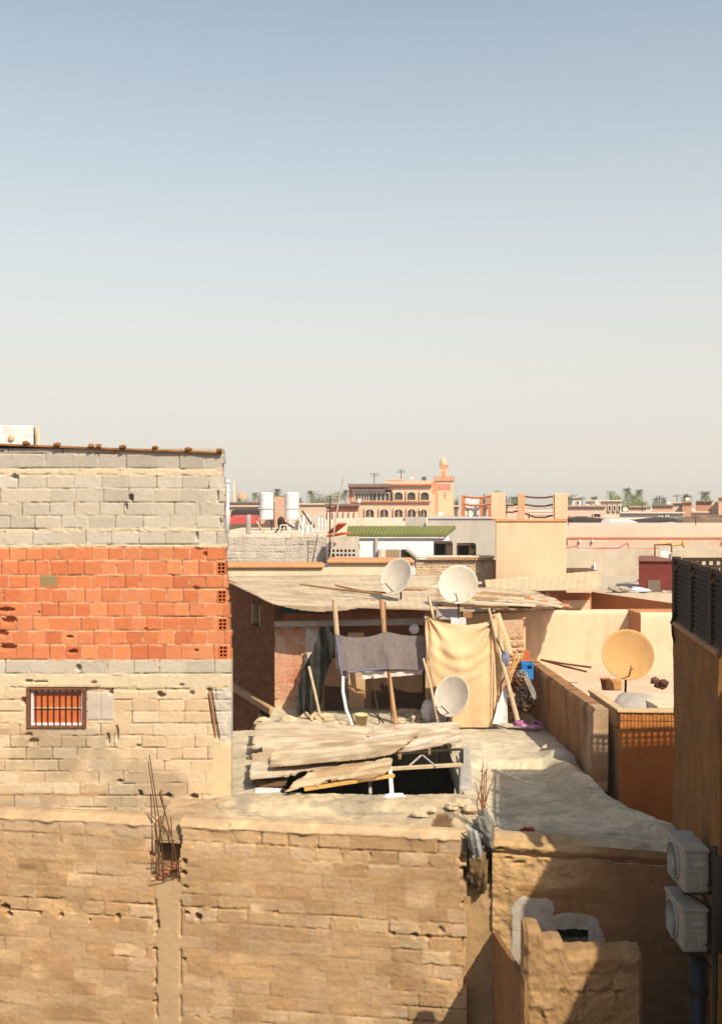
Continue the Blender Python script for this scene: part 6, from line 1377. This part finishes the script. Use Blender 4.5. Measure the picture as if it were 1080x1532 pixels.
# white water tanks on stands
YT2 = 48
for k, (a, c) in enumerate(((387.5, 408.5), (425.5, 447))):
    t = thing('water_tank', P((a+c)/2, 790, YT2), ('white cylindrical water tank, nearer the block house, one of two side by side' if k == 0 else 'white cylindrical water tank, nearer the antenna mast, one of two side by side'), 'water tank', 'white water tanks')
    r = (Xat(c, YT2)-Xat(a, YT2))/2; z0, z1 = Zat(777, YT2), Zat(737.5, YT2)
    m = MB(); m.lathe([(0, 0), (r, 0), (r, z1-z0-.03), (r*.97, z1-z0), (r*.5, z1-z0+.05), (0, z1-z0+.06)], (Xat((a+c)/2, YT2), YT2+r, z0), (0, 0, 1), 28); m.build('drum', m_white, t)
    m = MB(); m.lathe([(r+.005, 0), (r+.02, .01), (r+.02, .05), (r+.005, .06)], (Xat((a+c)/2, YT2), YT2+r, z0+(z1-z0)*.37), (0, 0, 1), 28); m.build('hoop', m_gpaint, t)
    for px in (a+2, c-2): m = MB(); m.tube([P(px, 777, YT2+.2), P(px, 800, YT2+.2)], .03, 6); m.build('leg', m_iron, t)
th = simple('tank_house', 'low pale house roof carrying the white water tanks and laundry', 'house', 330, 520, 795, 830, 46, 8, M('tank_roof', A(240, 218, 176), .12, 1, .95, .2, 10), bevel=.03)
m = MB(); m.tube([P(372, 798, 46), P(372, 770, 46)], .11, 10); tag(m.build('roof_post', m_grey), 'short grey concrete post on the roof left of the white tanks', 'post')
fl_ = thing('flue', P(340, 800, 38), 'tall white chimney pipe rising right beside the edge of the block house', 'chimney')
m = MB(); m.tube([P(340.5, 810, 38), P(340.5, 722, 38)], [.08, .075], 10); m.build('pipe', m_white, fl_, smooth=True)
m = MB(); m.lathe([(.09, 0), (.11, .02), (.11, .08), (.05, .14), (0, .14)], P(340.5, 723, 38), (0, 0, 1), 12); m.build('cap', m_white, fl_)
# laundry and odd furniture by the tanks
m_lau = M('laundry', A(253, 242, 218), .06, 2, .9, .3, 12); rng_ = random.Random(8)
for k, (x0_, x1_, y0_, y1_, lab) in enumerate(((432, 446, 774, 796, 'white sheet hanging under the second water tank'), (446, 462, 766, 797, 'tall white sheet on the roof right of the second water tank'), (463, 473, 768, 792, 'cream cloth in the middle of the roof laundry'), (475, 488, 768, 797, 'white sheet at the right end of the roof laundry, next to the antenna'), (450, 470, 780, 800, 'crumpled white heap of cloth at the foot of the roof laundry'))):
    Y_ = 45-.3*k; cloth('laundry', lab, (P(x0_, y1_, Y_), P(x1_, y1_-2, Y_), P(x0_+1, y0_, Y_), P(x1_-1, y0_+2, Y_)), 20, 26, 60+k, m_lau, 2.5, .08, .1, 'laundry', 'white laundry on the roof', lambda u, v, s, t: fbm(u*2, v*2, 3)*.6+.5*np.minimum(np.minimum(s, 1-s), np.minimum(t, 1-t))*4 > .3)
for k, (a, c) in enumerate((((420, 796), (430, 774)), ((418, 776), (440, 790)), ((436, 786), (452, 770)), ((412, 797), (422, 784)), ((394, 796), (384, 780)), ((452, 764), (470, 790)))):
    stick('roof_pole', [P(a[0], a[1], 44.2), P(c[0], c[1], 44.4)], .035, m_iron if k % 2 else m_woodp, ['pale pole leaning under the gap between the tanks', 'dark pole sloping down right under the second tank', 'pale pole crossing in front of the second tank', 'dark pole at the foot of the gap between the tanks', 'pale pole below the first tank', 'dark pole slanting through the white laundry'][k], 'pole', 'poles among the roof laundry')
stick('washing_line', [P(386, 761, 47.5), P(440, 762, 47.5), P(494, 763, 47.5)], .02, m_gpaint, 'thin line strung across the water tanks to the antenna mast', 'line')
wf_ = thing('rounded_chair', P(424, 796, 44), 'pale overturned roof chair with dark seat between the white tanks', 'chair')
m = MB(); m.lump(P(421, 782, 44.2), (.16, .14, .26), 4, 2, .3); m.build('seat', m_jk[1], wf_)
m = MB(); m.tube([P(417, 797, 44), P(420, 786, 44), P(429, 785, 44), P(434, 797, 44)], .035, 6); m.build('legs', m_lau, wf_)

# ================================================================ palms and trees
m_frond = M('palm_frond', A(124, 128, 72), .3, .5, .9, 0)
m_trunk = M('palm_trunk', A(150, 116, 84), .2, 1, .95, .2, 6)
def palm(loc, ht, r, seed):
    rg = random.Random(seed)
    t = thing('palm_tree', loc, 'x', 'palm tree', 'distant palm trees'); c = Vector(loc)
    m = MB(); m.tube([c, c+Vector((.1, 0, ht*.5)), c+Vector((0, 0, ht))], [.28, .2, .17], 7); m.build('trunk', m_trunk, t)
    m = MB(); tp_ = c+Vector((0, 0, ht))
    for k in range(46):
        az = k*2.399+rg.uniform(-.3, .3); el = rg.uniform(-.9, 1.3); L = r*rg.uniform(.8, 1.1)
        pts = []
        for i in range(6):
            f = i/5; e = el-f*f*1.3; pts.append((L*f*math.cos(el*.7)*(1-.15*f), L*f*math.sin(el)-.55*r*f*f))
        d = Vector((math.cos(az), math.sin(az), 0)); s = Vector((-d.y, d.x, 0))
        for i in range(5):
            a = tp_+d*pts[i][0]+Vector((0, 0, pts[i][1])); b_ = tp_+d*pts[i+1][0]+Vector((0, 0, pts[i+1][1])); w = r*.24*(1-i/5.5)
            for sg in (-1, 1):
                for q in (.15, .6):
                    p = a.lerp(b_, q); m.add([p, p+(b_-a)*.5, p+(b_-a)*.7+s*sg*w+Vector((0, 0, -.35*w))], [(0, 1, 2)])
    m.build('crown', m_frond, t)
    return t
protos = [palm((0, 500, -60), 11, 2.3, 1), palm((0, 500, -60), 13, 2.1, 2)]
pl_ = [(357, 733, 300, 'palm tallest of the left skyline, nearest the block house'), (382, 742, 330, 'short palm left of the first white water tank'), (393, 732, 260, 'palm rising just behind the top of the first water tank'), (415, 736, 280, 'palm in the gap between the two white water tanks, on the left'), (423, 732, 270, 'palm in the gap between the two white water tanks, on the right'), (465, 740, 300, 'lone palm right of the second white water tank'), (447, 738, 340, 'small palm peeping out at the right of the second water tank'), (517, 736, 300, 'palm close to the corner of the cafe building canopy'),
       (888, 740, 300, 'lone palm above the small cream far house with dark openings'), (938, 737, 260, 'first of three palms rising out of the green tree clump'), (947, 738, 262, 'middle of three palms rising out of the green tree clump'), (955, 739, 264, 'last of three palms rising out of the green tree clump'), (981, 750, 330, 'small low palm just right of the green tree clump'), (992, 750, 320, 'small low palm in front of the brownish far house roof'), (1026, 744, 250, 'palm behind the square red brick far block'), (1055, 742, 250, 'palm above the wide red brick far block'), (852, 741, 300, 'palm right of the end pillar of the peach tower'), (858, 746, 320, 'smaller palm above the small pale far house'), (774, 741, 300, 'palm between the first two pillars of the peach tower'), (768, 748, 310, 'low palm top between the peach tower pillars')]
for k, (px, py, Y, lab) in enumerate(pl_):
    o = copy_tree(protos[k % 2]); hgt = (11, 13)[k % 2]; z = Zat(py, Y)-hgt*.97
    o.location = (Xat(px, Y), Y, min(z, 3.0)); s_ = (Zat(py, Y)-min(z, 3.0))/hgt if z > 3 else 1.0
    o.rotation_euler.z = k*1.7; o['label'] = lab
    if z < 0: o.location.z = z
for pr in protos:
    for ch_ in list(pr.children): bpy.data.objects.remove(ch_)
    bpy.data.objects.remove(pr)
def tree(px, py, Y, r, hz, lab, seed, n=900, kind='broad_tree', mat=None, lobes=6, cone=False):
    rg = random.Random(seed); c = Vector((Xat(px, Y), Y, Zat(py, Y)-hz*.55)); t = thing(kind, (c.x, c.y, 0), lab, 'tree', 'trees on the skyline')
    m = MB(); m.tube([(c.x, c.y, 0), (c.x+.2, c.y, c.z*.6), (c.x, c.y, c.z)], [.4, .3, .12], 7)
    for k in range(4): m.tube([(c.x, c.y, c.z*.7), (c.x+r*.5*math.cos(k*1.7), c.y+r*.4*math.sin(k*1.7), c.z+hz*.15)], [.15, .04], 5)
    m.build('trunk', m_trunk, t)
    m = MB(); L = [(Vector((rg.uniform(-.65, .65)*r, rg.uniform(-.5, .5)*r, rg.uniform(-.3, .35)*hz)), rg.uniform(.35, .6)) for _ in range(lobes)]
    for k in range(n):
        o_, q = rg.choice(L); d = Vector((rg.gauss(0, 1), rg.gauss(0, 1), rg.gauss(0, 1))).normalized()*rg.uniform(.55, 1.05)
        p = c+o_+Vector((d.x*q*r, d.y*q*r, d.z*q*hz*.6)); s_ = rg.uniform(.12, .28)*max(r, 1.5)*.22
        if cone: f_ = (p.z-c.z)/hz+.5; p.x = c.x+(p.x-c.x)*max(.08, 1-f_)*1.2; p.y = c.y+(p.y-c.y)*max(.08, 1-f_)*1.2
        a = Vector((rg.gauss(0, 1), rg.gauss(0, 1), rg.gauss(0, 1))).normalized(); b_ = a.orthogonal().normalized()
        m.add([p-a*s_, p+b_*s_*.7, p+a*s_, p-b_*s_*.7], [(0, 1, 2, 3)])
    m.build('crown', mat, t)
m_lf = M('leaf_green', A(120, 134, 66), .35, .8, .9, 0); m_lf2 = M('leaf_olive', A(128, 124, 78), .35, .8, .9, 0); m_lf3 = M('leaf_dark', A(92, 98, 62), .35, .8, .9, 0)
tree(930, 737, 170, 2.6, 4.0, 'bright green tree at the left of the tree clump beyond the cream arched house', 1, 900, mat=m_lf)
tree(944, 739, 172, 2.8, 4.0, 'bright green tree in the middle of the clump, below the three palms', 2, 900, mat=m_lf)
tree(956, 744, 174, 2.2, 3.4, 'bright green tree at the right of the tree clump, sloping down', 3, 700, mat=m_lf)
tree(484, 737, 190, 2.6, 3.6, 'olive tree left of the antenna mast tip on the skyline', 4, 900, mat=m_lf2)
tree(497, 734, 195, 2.4, 3.8, 'olive tree right behind the antenna mast on the skyline', 5, 900, mat=m_lf2)
tree(474, 742, 200, 2.0, 2.6, 'low olive bush at the left of the skyline trees beside the antenna', 6, 500, mat=m_lf2)
tree(724, 733, 150, 1.1, 2.8, 'slim dark cypress like tree left of the peach tower pillar', 7, 600, 'cypress_tree', m_lf3, 5, True)
tree(753, 734, 150, 1.8, 2.4, 'dark tree right behind the first pillar of the peach tower', 8, 700, mat=m_lf3)
tree(704, 742, 170, 1.2, 1.2, 'low dark bush behind the terrace with orange posts', 9, 300, mat=m_lf3)
tree(682, 741, 160, .7, 2.4, 'thin dark tree beside the minaret shaft', 10, 300, mat=m_lf3)
tree(372, 745, 210, 1.6, 1.8, 'olive tree low behind the pale far house at the left', 11, 400, mat=m_lf2)
tree(635, 712, 140, .5, .5, 'small round shrub standing on the cafe building roof line', 12, 120, mat=m_lf3)
for k, (px, py, r, lab) in enumerate(((363, 741, 1.0, 'pale far dome left of the first tank'),)):
    m = MB(); m.lathe([(1.0, 0), (.95, .5), (.6, 1.0), (0, 1.25)], P(px, py+5, 180), (0, 0, 1), 14); tag(m.build('far_dome', m_far[2], smooth=True), 'small pale orange dome on the skyline between palms and the first tank', 'dome')
m = MB(); bxY(m, 349, 353, 721, 760, 260, 3); tag(m.build('far_minaret', m_far[0]), 'thin pale far tower beside the white chimney pipe', 'tower')
# low town between and beyond: many more flat roofs down to the horizon
rg = random.Random(21); cnt = 0
for Y in (75, 82, 180, 215, 260, 320, 400):
    x = -Y*.42-6
    while x < Y*.42+6:
        w = rg.uniform(6, 13); top = H-rg.uniform(1.6, 3.2) if Y < 100 else H-rg.uniform(.2, 1.8)
        t = thing('town_house', (x+w/2, Y+3, 0), 'x', 'house', 'town houses in the distance')
        MB().box(x, x+w-.3, Y, Y+6, 0, top).build('wall', m_far[rg.choice((0, 1, 1, 2, 4))], t)
        MB().box(x-.1, x+w-.2, Y-.1, Y+6.1, top+.003, top+.25).build('parapet', m_far[rg.choice((0, 1, 2))], t)
        t['label'] = 'flat roofed earth coloured house deep in the distant town'
        x += w; cnt += 1

# thin aerials and dishes on the far roofs
rg = random.Random(33)
spots = [(850, 62, 786, 'beside the peach tower on the long pink building'), (913, 118, 749, 'on the cream arched far house'), (960, 104, 767, 'on the whitish far wall'), (1012, 128, 752, 'on the pink far house beside the brick block'), (1050, 126, 750, 'on the wide brick far block'), (560, 120, 724, 'on the cafe building canopy'), (600, 120, 719, 'on the cafe building upper roof'), (628, 90, 776, 'on the pale parapet house above the green roof'), (700, 44, 774, 'on the grey painted house'), (986, 140, 756, 'on the low brownish far house'), (870, 112, 757, 'on the wide pink far house'), (402, 145, 752, 'on the orange far house left of the tanks'), (1040, 62, 786, 'at the far end of the long pink building')]
for k, (px, Y, py, where) in enumerate(spots):
    t = thing('roof_aerial', P(px, py, Y), 'thin television aerial standing '+where, 'aerial', 'aerials on far roofs'); s_ = Y/110
    hgt = rg.uniform(10, 17)*Y/F; p = P(px, py, Y+.6)
    m = MB(); m.tube([p, p+Vector((0, 0, hgt))], .035*s_+.008, 5); m.build('mast', m_iron, t)
    m = MB()
    for j in range(3): m.tube([p+Vector((-.5*s_, 0, hgt*(.97-.12*j))), p+Vector((.5*s_, .2*s_, hgt*(.98-.12*j)))], .022*s_+.005, 4)
    m.build('rods', m_iron, t)
for k, (px, Y, py, where) in enumerate(((893, 112, 757, 'wide pink far house'), (935, 104, 767, 'whitish far wall'), (1000, 140, 756, 'low brownish far house'), (617, 120, 719, 'cafe building upper roof'), (538, 105, 754, 'arcade house'), (1028, 122, 751, 'square brick far block'))):
    c = P(px, py, Y+.5)+Vector((0, 0, .35)); m = MB(); m.lathe([(0, -.05), (.17, -.03), (.26, 0), (.25, .01), (.17, -.02), (0, -.04)], c, (-.3, -.9, .4), 16); m.tube([c+Vector((0, .1, -.6)), c+Vector((0, .1, 0))], .03, 5)
    tag(m.build('far_dish', m_dish), 'tiny pale satellite dish on the '+where, 'satellite dish', 'tiny dishes on far roofs')
HAZE = .0008
# ================================================================ ground, sky, sun, camera
g = MB(); g.add([(-4000, -200, 0), (4000, -200, 0), (4000, 6000, 0), (-4000, 6000, 0)], [(0, 1, 2, 3)])
tag(g.build('ground', M('dusty_ground', A(200, 166, 124), .2, .05, .95, 0)), kind='structure')
SD = Vector((1.99, -3.7, 3.88)).normalized()      # towards the sun
el = math.asin(SD.z); az = math.atan2(SD.x, SD.y)
w = bpy.data.worlds.new('World'); S.world = w; w.use_nodes = True; nt = w.node_tree
sky = nt.nodes.new('ShaderNodeTexSky'); sky.sky_type = 'NISHITA'; sky.sun_disc = False; sky.sun_elevation = el; sky.sun_rotation = az
sky.altitude = 0; sky.air_density = 1.0; sky.dust_density = 1.5; sky.ozone_density = 1.0
bg = nt.nodes['Background']; bg.inputs['Strength'].default_value = .13
# dusty air: the sky pales to a warm cream band towards the horizon
tc = nt.nodes.new('ShaderNodeTexCoord'); sx = nt.nodes.new('ShaderNodeSeparateXYZ'); nt.links.new(tc.outputs['Generated'], sx.inputs[0])
rp = nt.nodes.new('ShaderNodeValToRGB'); rp.color_ramp.interpolation = 'B_SPLINE'
e = rp.color_ramp.elements; e[0].position = 0.0; e[0].color = (.96,)*3+(1,); e[1].position = .75; e[1].color = (0, 0, 0, 1)
for q, k in ((.10, .90), (.22, .62), (.36, .30), (.5, .1)): x = e.new(q); x.color = (k,)*3+(1,)
nt.links.new(sx.outputs['Z'], rp.inputs[0])
mx = nt.nodes.new('ShaderNodeMix'); mx.data_type = 'RGBA'; nt.links.new(rp.outputs[0], mx.inputs[0]); nt.links.new(sky.outputs['Color'], mx.inputs[6]); mx.inputs[7].default_value = (3.85, 3.55, 3.28, 1)
tn = nt.nodes.new('ShaderNodeMix'); tn.data_type = 'RGBA'; tn.blend_type = 'MULTIPLY'; tn.inputs[0].default_value = 1; tn.inputs[7].default_value = (1.09, 1.02, .81, 1); nt.links.new(sky.outputs['Color'], tn.inputs[6]); nt.links.new(tn.outputs[2], mx.inputs[6])
nt.links.new(mx.outputs[2], bg.inputs['Color'])
l = bpy.data.lights.new('sun', 'SUN'); l.energy = 4.2; l.angle = math.radians(.55); l.color = (1, .905, .64)
lo = bpy.data.objects.new('sun', l); COL.objects.link(lo); lo.rotation_euler = SD.to_track_quat('Z', 'Y').to_euler(); lo.location = (0, 0, 40)
cam = bpy.data.cameras.new('camera'); co = bpy.data.objects.new('camera', cam); COL.objects.link(co); S.camera = co
co.location = (0, 0, H); co.rotation_euler = (math.pi/2, 0, 0)
cam.sensor_fit = 'VERTICAL'; cam.sensor_height = 36; cam.lens = 36*F/1532; cam.clip_end = 9000; cam.clip_start = .1
cam.shift_y = (757-766)/1532
hz = MB(); hz.box(-900, 900, -20, 1500, -1, 24)
vol = bpy.data.materials.new('haze_air'); vol.use_nodes = True; vn = vol.node_tree; vn.nodes.remove(vn.nodes['Principled BSDF'])
pv = vn.nodes.new('ShaderNodeVolumePrincipled'); pv.inputs['Density'].default_value = HAZE; pv.inputs['Color'].default_value = (1, .98, .95, 1); pv.inputs['Anisotropy'].default_value = .2
vn.links.new(pv.outputs['Volume'], vn.nodes['Material Output'].inputs['Volume'])
if HAZE: tag(hz.build('haze', vol), kind='stuff')
S.view_settings.view_transform = 'Standard'; S.view_settings.look = 'None'; S.view_settings.exposure = .68; S.view_settings.gamma = 1
S.render.resolution_x = 721; S.render.resolution_y = 1024
